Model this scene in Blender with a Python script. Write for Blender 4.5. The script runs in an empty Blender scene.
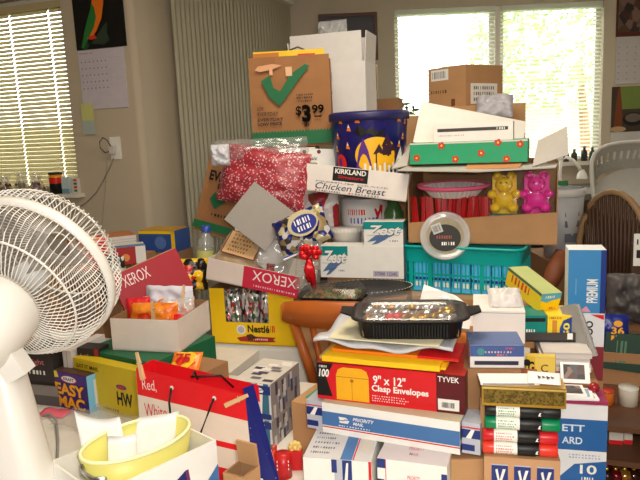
import bpy, math, random
from mathutils import Vector, Matrix, noise
sc = bpy.context.scene
col = sc.collection
R = math.radians
# ------------------------------------------------------------------ camera, world, lights, exposure
EYE, PITCH, ROLL, FOC = 1.5, R(9.5), R(2.5), 640.0
cd = bpy.data.cameras.new('camera'); cd.sensor_width = 36; cd.lens = 36.0; cd.clip_start = .02
cam = bpy.data.objects.new('camera', cd); col.objects.link(cam)
cam.matrix_world = Matrix.Translation((0, 0, EYE)) @ Matrix.Rotation(R(90) - PITCH, 4, 'X') @ Matrix.Rotation(-ROLL, 4, 'Z')
sc.camera = cam
w = bpy.data.worlds.new('sky'); sc.world = w; w.use_nodes = True
bg = w.node_tree.nodes['Background']; bg.inputs[0].default_value = (.93, .97, 1, 1); bg.inputs[1].default_value = 5.2
def light(name, kind, loc, power, color, size=.1, rot=None):
    l = bpy.data.lights.new(name, kind); l.energy = power; l.color = color
    if kind == 'AREA': l.shape = 'RECTANGLE'; l.size, l.size_y = size
    elif kind == 'SUN': l.angle = size
    else: l.shadow_soft_size = size
    o = bpy.data.objects.new(name, l); col.objects.link(o); o.location = loc
    if rot: o.rotation_euler = rot
    return o
light('sun', 'SUN', (0, 0, 6), 3.0, (1, .96, .88), R(2), (R(40), 0, R(-18)))
light('camera_flash', 'POINT', (.05, -.03, 1.56), 42, (1, .975, .94), .03)
light('dining_ceiling_lamp', 'AREA', (.1, 1.7, 2.44), 18, (1, .88, .70), (.7, .7))
light('front_fill_light', 'AREA', (.4, -1.1, 2.35), 28, (1, .95, .88), (1.0, .6), (R(52), 0, 0))  # added fill light behind the camera to brighten the pile, no actual room lamp
light('kitchen_ceiling_lamp', 'AREA', (1.6, 3.7, 2.44), 7, (1, .9, .74), (.5, .5))
vs = sc.view_settings
vs.view_transform = 'Standard'; vs.look = 'None'; vs.exposure = 0.0; vs.gamma = 1.0; vs.use_curve_mapping = False

# ------------------------------------------------------------------ pixel <-> place
cP, sP, cR, sR = math.cos(PITCH), math.sin(PITCH), math.cos(ROLL), math.sin(ROLL)
def ray(px, py):
    X, Y = (px - 320) / FOC, -(py - 240) / FOC
    x, y = cR * X + sR * Y, -sR * X + cR * Y
    return Vector((x, cP + y * sP, -sP + y * cP))
E0 = Vector((0, 0, EYE))
def at(px, py, D):
    d = ray(px, py); return E0 + d * (D / d.y)
def atz(px, py, z):
    d = ray(px, py); return E0 + d * ((z - EYE) / d.z)
def onplane(px, py, p0, n):
    d = ray(px, py); return E0 + d * ((Vector(p0) - E0).dot(n) / d.dot(n))
def frame3(o, x, z):
    x = x.normalized(); z = (z - x * z.dot(x)).normalized(); y = z.cross(x)
    return Matrix(((x.x, y.x, z.x, o.x), (x.y, y.y, z.y, o.y), (x.z, y.z, z.z, o.z), (0, 0, 0, 1)))
def LB(bl, br, tl, z):
    """level box on height z: matrix at its front left bottom corner, width, height"""
    a = atz(*bl, z); b = atz(*br, z); h = at(*tl, a.y).z - z
    return frame3(a, b - a, Vector((0, 0, 1))), (b - a).length, h
def LT(tl, tr, zt, h):
    a = atz(*tl, zt); b = atz(*tr, zt)
    return frame3(a - Vector((0, 0, h)), b - a, Vector((0, 0, 1))), (b - a).length, h
def TB(bl, br, tl, dl, dr, lean=0.0):
    a = at(*bl, dl); b = at(*br, dr); t = at(*tl, dl + lean); m = frame3(a, b - a, t - a)
    return m, (b - a).length, (t - a).dot(m.to_3x3().col[2])
def TR(loc, yaw=0, rx=0, ry=0):
    return Matrix.Translation(Vector(loc)) @ Matrix.Rotation(R(yaw), 4, 'Z') @ Matrix.Rotation(R(rx), 4, 'X') @ Matrix.Rotation(R(ry), 4, 'Y')

# ------------------------------------------------------------------ materials
def lin(c):
    return tuple((v / 255 / 12.92) if v / 255 <= .04045 else ((v / 255 + .055) / 1.055) ** 2.4 for v in c) + (1,)
MC = {}
def mat(c, rough=.6, var=.07, scale=25, metal=0, bump=0, spec=.4, trans=0, emit=0):
    key = (tuple(c), rough, var, scale, metal, bump, spec, trans)
    if key in MC: return MC[key]
    m = bpy.data.materials.new('surface_%d' % len(MC)); m.use_nodes = True
    nt = m.node_tree; b = nt.nodes['Principled BSDF']
    L = lin(c); b.inputs['Roughness'].default_value = rough; b.inputs['Metallic'].default_value = metal
    b.inputs['Specular IOR Level'].default_value = spec
    tc = nt.nodes.new('ShaderNodeTexCoord'); n = nt.nodes.new('ShaderNodeTexNoise')
    n.inputs['Scale'].default_value = scale; n.inputs['Detail'].default_value = 3
    nt.links.new(tc.outputs['Object'], n.inputs['Vector'])
    mx = nt.nodes.new('ShaderNodeMix'); mx.data_type = 'RGBA'
    mx.inputs[6].default_value = tuple(v * (1 - var) for v in L[:3]) + (1,)
    mx.inputs[7].default_value = tuple(min(1, v * (1 + var)) for v in L[:3]) + (1,)
    nt.links.new(n.outputs['Fac'], mx.inputs[0]); nt.links.new(mx.outputs[2], b.inputs['Base Color'])
    if bump:
        bp = nt.nodes.new('ShaderNodeBump'); bp.inputs['Strength'].default_value = bump; bp.inputs['Distance'].default_value = .01
        nt.links.new(n.outputs['Fac'], bp.inputs['Height']); nt.links.new(bp.outputs[0], b.inputs['Normal'])
    if trans:
        tl = nt.nodes.new('ShaderNodeBsdfTranslucent'); nt.links.new(mx.outputs[2], tl.inputs[0])
        ms = nt.nodes.new('ShaderNodeMixShader'); ms.inputs[0].default_value = trans
        nt.links.new(b.outputs[0], ms.inputs[1]); nt.links.new(tl.outputs[0], ms.inputs[2])
        nt.links.new(ms.outputs[0], nt.nodes['Material Output'].inputs[0])
    MC[key] = m; return m
def mixmat(name, cols, scale=40, rough=.35, metal=0, stretch=(1, 1, 1), bump=.0):
    """many small printed or wrapped patches of several colours"""
    if name in MC: return MC[name]
    m = bpy.data.materials.new(name); m.use_nodes = True; nt = m.node_tree; b = nt.nodes['Principled BSDF']
    b.inputs['Roughness'].default_value = rough; b.inputs['Metallic'].default_value = metal
    tc = nt.nodes.new('ShaderNodeTexCoord'); mp = nt.nodes.new('ShaderNodeMapping'); mp.inputs['Scale'].default_value = stretch
    v = nt.nodes.new('ShaderNodeTexVoronoi'); v.inputs['Scale'].default_value = scale
    sp = nt.nodes.new('ShaderNodeSeparateColor'); cr = nt.nodes.new('ShaderNodeValToRGB'); cr.color_ramp.interpolation = 'CONSTANT'
    e = cr.color_ramp.elements
    while len(e) < len(cols): e.new(.5)
    for i, c in enumerate(cols): e[i].position = i / len(cols); e[i].color = lin(c)
    nt.links.new(tc.outputs['Object'], mp.inputs[0]); nt.links.new(mp.outputs[0], v.inputs['Vector'])
    nt.links.new(v.outputs['Color'], sp.inputs[0]); nt.links.new(sp.outputs[0], cr.inputs[0]); nt.links.new(cr.outputs[0], b.inputs['Base Color'])
    if bump:
        bp = nt.nodes.new('ShaderNodeBump'); bp.inputs['Strength'].default_value = bump; bp.inputs['Distance'].default_value = .01
        nt.links.new(v.outputs['Distance'], bp.inputs['Height']); nt.links.new(bp.outputs[0], b.inputs['Normal'])
    MC[name] = m; return m
def dotmat(name, base, dot, scale, r=.3, rough=.35):
    if name in MC: return MC[name]
    m = bpy.data.materials.new(name); m.use_nodes = True; nt = m.node_tree; b = nt.nodes['Principled BSDF']; b.inputs['Roughness'].default_value = rough
    tc = nt.nodes.new('ShaderNodeTexCoord'); v = nt.nodes.new('ShaderNodeTexVoronoi'); v.inputs['Scale'].default_value = scale
    cr = nt.nodes.new('ShaderNodeValToRGB'); cr.color_ramp.elements[0].color = lin(dot); cr.color_ramp.elements[1].color = lin(base)
    cr.color_ramp.elements[0].position = r; cr.color_ramp.elements[1].position = r + .06
    nt.links.new(tc.outputs['Object'], v.inputs['Vector']); nt.links.new(v.outputs['Distance'], cr.inputs[0]); nt.links.new(cr.outputs[0], b.inputs['Base Color'])
    MC[name] = m; return m
def film(name, haze=.12, gloss=.12, tint=(1, 1, 1)):
    """thin clear plastic"""
    if name in MC: return MC[name]
    m = bpy.data.materials.new(name); m.use_nodes = True; nt = m.node_tree; nt.nodes.remove(nt.nodes['Principled BSDF'])
    t = nt.nodes.new('ShaderNodeBsdfTransparent'); t.inputs[0].default_value = tint + (1,)
    g = nt.nodes.new('ShaderNodeBsdfGlossy'); g.inputs['Roughness'].default_value = .12
    d = nt.nodes.new('ShaderNodeBsdfDiffuse'); d.inputs[0].default_value = (.8 * tint[0], .8 * tint[1], .8 * tint[2], 1)
    a = nt.nodes.new('ShaderNodeMixShader'); a.inputs[0].default_value = gloss; c = nt.nodes.new('ShaderNodeMixShader'); c.inputs[0].default_value = haze
    nt.links.new(t.outputs[0], a.inputs[1]); nt.links.new(g.outputs[0], a.inputs[2])
    nt.links.new(a.outputs[0], c.inputs[1]); nt.links.new(d.outputs[0], c.inputs[2]); nt.links.new(c.outputs[0], nt.nodes['Material Output'].inputs[0])
    MC[name] = m; return m
WHITE = mat((240, 238, 232), .55); OFFW = mat((226, 221, 210), .6); CREAM = mat((232, 222, 204), .6)
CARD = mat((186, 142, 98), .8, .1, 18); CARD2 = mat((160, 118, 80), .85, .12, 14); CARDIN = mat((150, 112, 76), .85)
GREYC = mat((170, 164, 154), .75); BLACK = mat((20, 19, 20), .45); DARK = mat((44, 38, 36), .6)
RED = mat((214, 28, 36), .4); DRED = mat((150, 20, 34), .4); XRED = mat((206, 44, 74), .5)
BLUE = mat((36, 84, 156), .45); NAVY = mat((24, 32, 104), .4); STEEL = mat((70, 116, 172), .5); TEALC = mat((0, 140, 140), .4)
YELL = mat((248, 204, 20), .45); GREEN = mat((18, 112, 64), .5); KRAFT = mat((156, 108, 66), .75, .14, 9); ORANGE = mat((238, 130, 24), .45)
PAPER = mat((244, 242, 238), .7, .03); SILVER = mat((200, 200, 205), .25, .1, 60, 1); WOOD = mat((176, 92, 34), .35, .2, 12)
PLAST = mat((238, 236, 228), .35, .02); TAPE = mat((196, 158, 112), .3); PINKY = mat((232, 84, 140), .4)
CLEAR = film('clear_film'); CLEARER = film('clear_lid', .05, .10); HAZY = film('hazy_plastic', .4, .12)

# ------------------------------------------------------------------ mesh builder
TXT = {}
def textmesh(s, bold, shear):
    k = (s, bold, shear)
    if k not in TXT:
        c = bpy.data.curves.new('t', 'FONT'); c.body = s; c.resolution_u = 3; c.offset = bold; c.shear = shear; c.align_x = 'LEFT'
        o = bpy.data.objects.new('t', c); col.objects.link(o)
        dg = bpy.context.evaluated_depsgraph_get(); dg.update(); me = o.evaluated_get(dg).to_mesh()
        vs_ = [v.co.copy() for v in me.vertices]; fs = [tuple(p.vertices) for p in me.polygons]
        o.evaluated_get(dg).to_mesh_clear(); bpy.data.objects.remove(o); bpy.data.curves.remove(c)
        TXT[k] = (vs_, fs)
    return TXT[k]
class MB:
    def __init__(s): s.v, s.f, s.mi, s.m, s.sm = [], [], [], [], []
    def idx(s, m):
        if m not in s.m: s.m.append(m)
        return s.m.index(m)
    def add(s, vs_, fs, m, smooth=False):
        o = len(s.v); s.v += [tuple(v) for v in vs_]; k = s.idx(m)
        for f in fs: s.f.append(tuple(i + o for i in f)); s.mi.append(k); s.sm.append(smooth)
        return s
    def box(s, a, b, m, T=None, fm=None):
        x0, y0, z0 = a; x1, y1, z1 = b
        vs_ = [Vector(p) for p in ((x0, y0, z0), (x1, y0, z0), (x1, y1, z0), (x0, y1, z0), (x0, y0, z1), (x1, y0, z1), (x1, y1, z1), (x0, y1, z1))]
        if T: vs_ = [T @ p for p in vs_]
        F = {'bottom': (0, 3, 2, 1), 'top': (4, 5, 6, 7), 'front': (0, 1, 5, 4), 'right': (1, 2, 6, 5), 'back': (2, 3, 7, 6), 'left': (3, 0, 4, 7)}
        o = len(s.v); s.v += [tuple(p) for p in vs_]
        for n, f in F.items():
            s.f.append(tuple(i + o for i in f)); s.mi.append(s.idx((fm or {}).get(n, m))); s.sm.append(False)
        return s
    def prism(s, pts, t, m, T, back=None):
        """2-d outline in T's x z plane, t thick towards +y"""
        n = len(pts)
        vs_ = [T @ Vector((p[0], 0, p[1])) for p in pts] + [T @ Vector((p[0], t, p[1])) for p in pts]
        s.add(vs_, [tuple(range(n)), ], m); o = len(s.v) - 2 * n
        k = s.idx(back or m)
        for f in [tuple(range(2 * n - 1, n - 1, -1))] + [(i, i + n, (i + 1) % n + n, (i + 1) % n) for i in range(n)]:
            s.f.append(tuple(i + o for i in f)); s.mi.append(k); s.sm.append(False)
        return s
    def lathe(s, prof, m, n=32, T=None, sx=1, sy=1, smooth=True):
        T = T or Matrix(); vs_ = []
        for r, z in prof:
            for i in range(n):
                a = 2 * math.pi * i / n; vs_.append(T @ Vector((r * math.cos(a) * sx, r * math.sin(a) * sy, z)))
        fs = [(j * n + i, j * n + (i + 1) % n, (j + 1) * n + (i + 1) % n, (j + 1) * n + i) for j in range(len(prof) - 1) for i in range(n)]
        return s.add(vs_, fs, m, smooth)
    def tube(s, pts, r, m, n=6, closed=False):
        P = [Vector(p) for p in pts]; N = len(P); vs_ = []
        rr = r if isinstance(r, (list, tuple)) else [r] * N
        for i, p in enumerate(P):
            a = P[(i - 1) % N] if (closed or i > 0) else p; b = P[(i + 1) % N] if (closed or i < N - 1) else p
            t = (b - a).normalized(); up = Vector((0, 0, 1)) if abs(t.z) < .9 else Vector((1, 0, 0))
            e1 = t.cross(up).normalized(); e2 = t.cross(e1)
            for k in range(n):
                an = 2 * math.pi * k / n; vs_.append(p + (e1 * math.cos(an) + e2 * math.sin(an)) * rr[i])
        fs = [(j * n + k, j * n + (k + 1) % n, ((j + 1) % N) * n + (k + 1) % n, ((j + 1) % N) * n + k) for j in range(N if closed else N - 1) for k in range(n)]
        if not closed: fs += [tuple(range(n - 1, -1, -1)), tuple(range((N - 1) * n, N * n))]
        return s.add(vs_, fs, m, True)
    def ball(s, c, r, m, n=12, T=None):
        c = Vector(c); r = r if isinstance(r, (tuple, list)) else (r, r, r); T = T or Matrix(); h = n // 2; vs_ = []
        for j in range(h + 1):
            th = math.pi * j / h
            for i in range(n):
                a = 2 * math.pi * i / n
                vs_.append(T @ (c + Vector((r[0] * math.sin(th) * math.cos(a), r[1] * math.sin(th) * math.sin(a), r[2] * math.cos(th)))))
        return s.add(vs_, [(j * n + i, (j + 1) * n + i, (j + 1) * n + (i + 1) % n, j * n + (i + 1) % n) for j in range(h) for i in range(n)], m, True)
    def pillow(s, w, h, t, m, seed=0, amp=.1, n=20, T=None, p=3.0, crimp=.06, m2=None):
        """stuffed bag: x -w/2..w/2, z 0..h, swelling t/2 to each side; crimped top and bottom"""
        T = T or Matrix(); vs_ = []
        for sd in (-1, 1):
            for j in range(n + 1):
                for i in range(n + 1):
                    u, v = 2 * i / n - 1, 2 * j / n - 1
                    k = max(0, 1 - abs(u) ** p) ** .5 * max(0, 1 - max(0, (abs(v) - crimp) / (1 - crimp)) ** p) ** .5
                    q = noise.noise(Vector((u * 2.2 + seed * 7.1, v * 2.2 + sd * 3, seed))) + .5 * noise.noise(Vector((u * 6 + seed, v * 6 + sd, seed * 3)))
                    pu = 1 + .05 * noise.noise(Vector((v * 3, seed, sd * 0))) - .08 * (1 - abs(v)) * 0
                    vs_.append(T @ Vector((u * w / 2 * pu, sd * t / 2 * k * (1 + amp * 4 * q) + q * amp * t * .2 * k, (v + 1) * h / 2 + .02 * h * noise.noise(Vector((u * 3, seed + 5, 0))))))
        q = (n + 1) * (n + 1); fs = []
        for j in range(n):
            for i in range(n):
                a = j * (n + 1) + i; fs.append((a, a + 1, a + n + 2, a + n + 1)); b = a + q; fs.append((b, b + n + 1, b + n + 2, b + 1))
        return s.add(vs_, fs, m, True)
    def sheet(s, w, d, m, fn, n=14, T=None, th=.0015):
        """soft sheet over x 0..w, y 0..d, height fn(u,v)"""
        T = T or Matrix(); vs_ = []
        for sd in (0, 1):
            for j in range(n + 1):
                for i in range(n + 1):
                    u, v = i / n, j / n; q = fn(u, v); x, y, z = q if isinstance(q, tuple) else (u * w, v * d, q)
                    vs_.append(T @ Vector((x, y, z + sd * th)))
        q = (n + 1) ** 2; fs = []
        for j in range(n):
            for i in range(n):
                a = j * (n + 1) + i; fs.append((a + q, a + q + 1, a + q + n + 2, a + q + n + 1)); fs.append((a, a + n + 1, a + n + 2, a + 1))
        for i in range(n):
            fs.append((i, i + 1, i + 1 + q, i + q)); a = n * (n + 1) + i; fs.append((a + 1, a, a + q, a + 1 + q))
            a = i * (n + 1); fs.append((a + n + 1, a, a + q, a + n + 1 + q)); a += n; fs.append((a, a + n + 1, a + n + 1 + q, a + q))
        return s.add(vs_, fs, m, True)
    # ---- print on a face: F(u, v, lift) gives the point
    def rect(s, F, u0, v0, u1, v1, m, l=.0006):
        return s.add([F(u0, v0, l), F(u1, v0, l), F(u1, v1, l), F(u0, v1, l)], [(0, 1, 2, 3)], m)
    def poly(s, F, pts, m, l=.0009):
        return s.add([F(p[0], p[1], l) for p in pts], [tuple(range(len(pts)))], m)
    def disc(s, F, u, v, r, m, l=.0008, rv=None, n=20, rings=1):
        rv = rv or r; vs_ = [F(u, v, l)]; fs = []
        for j in range(1, rings + 1):
            for i in range(n): a = 2 * math.pi * i / n; vs_.append(F(u + r * j / rings * math.cos(a), v + rv * j / rings * math.sin(a), l))
        for i in range(n): fs.append((0, 1 + i, 1 + (i + 1) % n))
        for j in range(rings - 1):
            for i in range(n): a = 1 + j * n; fs.append((a + i, a + n + i, a + n + (i + 1) % n, a + (i + 1) % n))
        return s.add(vs_, fs, m)
    def text(s, F, t, u0, v0, u1, v1, m, bold=.012, shear=0, l=.0012, flip=False, turn=False):
        vs_, fs = textmesh(t, bold, shear)
        if not vs_: return s
        xs = [p.x for p in vs_]; ys = [p.y for p in vs_]; x0, x1, y0, y1 = min(xs), max(xs), min(ys), max(ys); out = []
        for p in vs_:
            a, b = (p.x - x0) / (x1 - x0), (p.y - y0) / (y1 - y0)
            if flip: a, b = 1 - a, 1 - b
            if turn: a, b = 1 - b, a
            out.append(F(u0 + a * (u1 - u0), v0 + b * (v1 - v0), l))
        return s.add(out, fs, m)
    def star(s, F, u, v, r, m, rot=0, l=.001):
        return s.poly(F, [(u + (r if i % 2 == 0 else r * .4) * math.sin(rot + i * math.pi / 5), v + (r if i % 2 == 0 else r * .4) * math.cos(rot + i * math.pi / 5)) for i in range(10)], m, l)
    def bars(s, F, u0, v0, u1, v1, m, n=12, seed=1, l=.0012):
        rnd = random.Random(seed); d = (u1 - u0) / n
        for i in range(n):
            s.rect(F, u0 + i * d, v0, u0 + i * d + d * rnd.uniform(.25, .7), v1, m, l)
        return s
    def build(s, name, parent=None, M=None, solid=0):
        me = bpy.data.meshes.new(name); me.from_pydata(s.v, [], s.f)
        for m in s.m: me.materials.append(m)
        for p, k, q in zip(me.polygons, s.mi, s.sm): p.material_index = k; p.use_smooth = q
        me.update(); o = bpy.data.objects.new(name, me); col.objects.link(o)
        if M is not None: o.matrix_world = M
        if parent: o.parent = parent
        return o
def faceF(w, d, h, y0=0):
    return {'front': lambda u, v, l=0: (u, y0 - l, v), 'right': lambda u, v, l=0: (w + l, y0 + u, v), 'left': lambda u, v, l=0: (-l, y0 + d - u, v),
            'top': lambda u, v, l=0: (u, y0 + v, h + l), 'back': lambda u, v, l=0: (w - u, y0 + d + l, v)}
def curveF(cx, cy, r, tap=0):
    """print wrapped on a round wall: u metres round from the side facing -y, v up"""
    return lambda u, v, l=0: (cx + (r + tap * v + l) * math.sin(u / r), cy - (r + tap * v + l) * math.cos(u / r), v)
def tag(o, label, cat, group=None):
    o['label'] = label; o['category'] = cat
    if group: o['group'] = group
    return o
def empty(name, M, label, cat, group=None):
    o = bpy.data.objects.new(name, None); col.objects.link(o); o.matrix_world = M; o.empty_display_size = .05
    return tag(o, label, cat, group)
def struct(name, mb, M=None):
    o = mb.build(name, None, M); o['kind'] = 'structure'; return o
def bx(name, label, cat, mwh, d, m, deco=None, group=None, fm=None):
    """closed printed box"""
    M, w_, h = mwh; mb = MB().box((0, 0, 0), (w_, d, h), m, None, fm)
    if deco: deco(mb, faceF(w_, d, h), w_, d, h)
    return tag(mb.build(name, None, M), label, cat, group)
def openbox(name, label, cat, mwh, d, m, mi=None, deco=None, t=.004, floor=True, front=None, group=None, fm=None):
    """open carton: walls with thickness; front = outline of a cut front panel"""
    M, w_, h = mwh; mi = mi or m; mb = MB()
    if floor: mb.box((0, 0, 0), (w_, d, t), m)
    if front is None: mb.box((0, 0, 0), (w_, t, h), m, None, {'back': mi, 'top': mi})
    else: 
        for pts in front: mb.prism(pts, t, m, Matrix(), mi)
    mb.box((0, d - t, 0), (w_, d, h), m, None, {'front': mi, 'top': mi})
    mb.box((0, t, 0), (t, d - t, h), m, None, {'right': mi, 'top': mi}); mb.box((w_ - t, t, 0), (w_, d - t, h), m, None, {'left': mi, 'top': mi})
    if deco: deco(mb, faceF(w_, d, h), w_, d, h)
    return tag(mb.build(name, None, M), label, cat, group)
def clone(o, M, label=None, group=None):
    c = o.copy(); col.objects.link(c); c.matrix_world = M
    if label: c['label'] = label
    if group: c['group'] = group
    for ch in list(o.children):
        k = ch.copy(); col.objects.link(k); k.parent = c
        for g in list(ch.children):
            q = g.copy(); col.objects.link(q); q.parent = k
    return c
def bag(name, label, cat, M, w_, h, t, m, seed=1, amp=.1, deco=None, group=None, **k):
    mb = MB().pillow(w_, h, t, m, seed, amp, **k)
    if deco: deco(mb)
    return tag(mb.build(name, None, M), label, cat, group)
# ------------------------------------------------------------------ the room
WALL = mat((196, 182, 158), .85, .04, 6); WALLB = mat((200, 188, 166), .85, .04, 6); TRIMM = mat((226, 220, 206), .5)
DB = 4.8                                    # back wall
A0 = at(140, 110, 3.2); A0.z = 0            # outer corner of the calendar wall
c20, s20 = math.cos(R(20)), math.sin(R(20))
WU = Vector((c20, -s20, 0)); WN = Vector((-s20, -c20, 0))
MW = Matrix(((c20, s20, 0, A0.x), (-s20, c20, 0, A0.y), (0, 0, 1, 0), (0, 0, 0, 1)))   # x along the calendar wall (0 at corner, negative to the left), y into the wall
MWi = MW.inverted()
def wallp(px, py, off=0):
    return MWi @ onplane(px, py, A0 + WN * off, WN)
HC = 2.5
struct('floor', MB().box((-4, -2, -.1), (3.4, 4.96, 0), mat((150, 132, 108), .8, .15, 40)))
struct('ceiling', MB().box((-4, -2, HC), (3.4, 4.96, HC + .1), mat((226, 218, 204), .9)))
wr = wallp(71, 110).x; wt = wallp(62, -8).z; wb = wallp(84, 193).z; wl = wr - .92
mb = MB().box((wr, 0, 0), (-.03, .12, HC), WALL).box((wl, 0, 0), (wr, .12, wb), WALL).box((wl, 0, wt), (wr, .12, HC), WALL).box((-3.2, 0, 0), (wl, .12, HC), WALL)
mb.lathe([(.03, 0), (.03, HC)], WALL, 24, Matrix.Translation((-.03, .03, 0)))
struct('wall_left', mb, MW)
B0 = at(157, 110, 3.3); B1 = at(285, 60, DB); sd = (Vector((B1.x, B1.y, 0)) - Vector((A0.x, A0.y, 0))); sl = sd.length; sa = math.atan2(sd.y, sd.x)
MS = Matrix.Translation((A0.x, A0.y, 0)) @ Matrix.Rotation(sa, 4, 'Z')   # x along the side wall, y to the left of it (into the wall)
struct('wall_side', MB().box((.03, 0, 0), (sl + .1, .12, HC), WALL), MS)
x0, x1 = at(395, 60, DB).x, at(603, 60, DB).x; z1 = at(500, 5, DB).z; z0 = at(600, 160, DB).z; xm0, xm1 = at(496, 60, DB).x, at(501, 60, DB).x
mb = MB().box((B1.x - .3, DB, 0), (x0, DB + .14, HC), WALLB).box((x1, DB, 0), (3.4, DB + .14, HC), WALLB).box((x0, DB, 0), (x1, DB + .14, z0), WALLB).box((x0, DB, z1), (x1, DB + .14, HC), WALLB)
struct('wall_back', mb)
struct('wall_right', MB().box((3.28, -2, 0), (3.4, DB, HC), WALLB)); struct('wall_rear', MB().box((-4, -2, 0), (3.4, -1.88, HC), WALLB)); struct('wall_outer', MB().box((-4, -2, 0), (-3.88, 4.96, HC), WALLB))
GLASS = film('window_glass', .0, .05)
mb = MB(); f = .035
for a, b in ((x0, xm0), (xm1, x1)):
    mb.box((a, DB + .06, z0), (b, DB + .1, z0 + f), TRIMM).box((a, DB + .06, z1 - f), (b, DB + .1, z1), TRIMM).box((a, DB + .06, z0), (a + f, DB + .1, z1), TRIMM).box((b - f, DB + .06, z0), (b, DB + .1, z1), TRIMM)
mb.box((xm0, DB + .02, z0), (xm1, DB + .1, z1), TRIMM).box((x0, DB + .078, z0), (x1, DB + .082, z1), GLASS)
struct('window_1', mb)
struct('trim_1', MB().box((x0 - .04, DB - .06, z0 - .03), (x1 + .04, DB + .06, z0), TRIMM))
mb = MB().box((wl, .05, wb), (wr, .09, wb + .04), TRIMM).box((wl, .05, wt - .04), (wr, .09, wt), TRIMM).box((wl, .05, wb), (wl + .04, .09, wt), TRIMM).box((wr - .04, .05, wb), (wr, .09, wt), TRIMM).box((wl, .068, wb), (wr, .072, wt), GLASS)
struct('window_2', mb, MW)
struct('trim_2', MB().box((wl, -.05, wb - .02), (wr + .03, .05, wb), TRIMM), MW)

# blinds
SLAT = mat((252, 252, 244), .5, .02, 10, trans=.45); SLATY = mat((206, 192, 148), .5, .03, 10, trans=.22)
def venetian(name, M, x0, x1, z0, z1, y, pitch, wd, tilt, m, label, gaps=()):
    n = int((z1 - z0 - .05) / pitch); S = MB(); cy, sy = math.cos(tilt) * wd / 2, math.sin(tilt) * wd / 2
    e = [x0] + [g for q in gaps for g in (q - .004, q + .004)] + [x1]
    for i in range(n):
        z = z1 - .045 - i * pitch
        for k in range(0, len(e), 2):
            S.add([(e[k], y - cy, z - sy), (e[k + 1], y - cy, z - sy), (e[k + 1], y, z + .002), (e[k], y, z + .002), (e[k + 1], y + cy, z + sy), (e[k], y + cy, z + sy)], [(0, 1, 2, 3), (3, 2, 4, 5)], m, True)
    o = empty(name, M, label, 'blind')
    S.build('slats', o); MB().box((x0, y - .02, z1 - .035), (x1, y + .02, z1), m).build('headrail', o)
    MB().box((x0, y - .012, z1 - .05 - n * pitch), (x1, y + .012, z1 - .05 - n * pitch + .012), m).build('bottom_rail', o)
    C = MB()
    for q in ([x0 + .12, (x0 + x1) / 2, x1 - .12] if not gaps else gaps): C.tube([(q, y - wd / 2 - .002, z1 - .03), (q, y - wd / 2 - .002, z1 - .05 - n * pitch)], .0012, m, 4)
    C.build('lift_cord', o)
    return o
venetian('venetian_blind', Matrix(), x0 + .005, xm0 - .002, z0, z1, DB + .03, .028, .027, R(30), SLAT, 'white slatted blind on the narrower left pane of the bright back window')
venetian('venetian_blind', Matrix(), xm1 + .002, x1 - .005, z0, z1, DB + .03, .028, .027, R(30), SLAT, 'white slatted blind on the wider pane, garden green showing through')
g1, g2 = wallp(10, 60).x, wallp(49, 60).x
venetian('venetian_blind', MW, wl + .005, wr - .005, wb, wt - .03, .03, .0215, .025, R(52), SLATY, 'closed yellowish slatted blind in window behind the fan', (g1, g2))
VS = mat((192, 184, 158), .85, .04, 60)
o = empty('vertical_blind', MS, 'beige vertical slat blind covering the patio door', 'blind')
S = MB(); n = 34
for i in range(n):
    x = .27 + (sl - .29) * i / (n - 1); a = R(7); dx, dy = .030 * math.cos(a), .030 * math.sin(a)
    S.add([(x - dx, -.06 - dy, .05), (x, -.0625, .05), (x + dx, -.06 + dy, .05), (x - dx, -.06 - dy, 2.4), (x, -.0625, 2.4), (x + dx, -.06 + dy, 2.4)], [(0, 1, 4, 3), (1, 2, 5, 4)], VS)
S.build('slats', o); MB().box((.22, -.10, 2.4), (sl - .02, -.03, 2.45), TRIMM).build('headrail', o)

# garden outside the back window
struct('ground', MB().box((-14, 4.96, -.3), (16, 30, -.2), mat((120, 150, 80), .9, .3, 6)))
o = MB()
for i in range(64): o.box((-5 + i * .2, 9.0, -.2), (-5 + i * .2 + .19, 9.03, 1.75), mat((226, 216, 194), .8, .1, 5))
tag(o.build('garden_fence'), 'tan board fence seen faintly through the right blind', 'fence')
o = empty('tree', TR((3.4, 8.2, -.2)), 'pale green leafy tree outside the bright window', 'tree')
MB().tube([(0, 0, 0), (.05, 0, 1.2), (-.05, .05, 2.4)], [.11, .08, .04], CARD2, 8).build('trunk', o)
lf = MB(); rnd = random.Random(4); LEAF = mat((170, 200, 120), .6, .3, 3, trans=.4)
for i in range(1500):
    d = Vector((rnd.gauss(0, 1), rnd.gauss(0, 1), rnd.gauss(0, 1))).normalized() * rnd.uniform(.3, 1) ** .5
    c = Vector((d.x * 1.25 - .3, d.y * .9, 2.75 + d.z * .95)); a = Vector((rnd.gauss(0, 1), rnd.gauss(0, 1), rnd.gauss(0, 1))).normalized(); b = a.orthogonal().normalized()
    q = rnd.uniform(.05, .09); lf.add([c - a * q, c + b * q * .5, c + a * q, c - b * q * .5], [(0, 1, 2, 3)], LEAF)
lf.build('crown', o)

# ------------------------------------------------------------------ on the left wall
def WR(px0, py0, px1, py1):
    a = wallp(px0, py0); b = wallp(px1, py1); return a.x, b.x, min(a.z, b.z), max(a.z, b.z)
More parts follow.
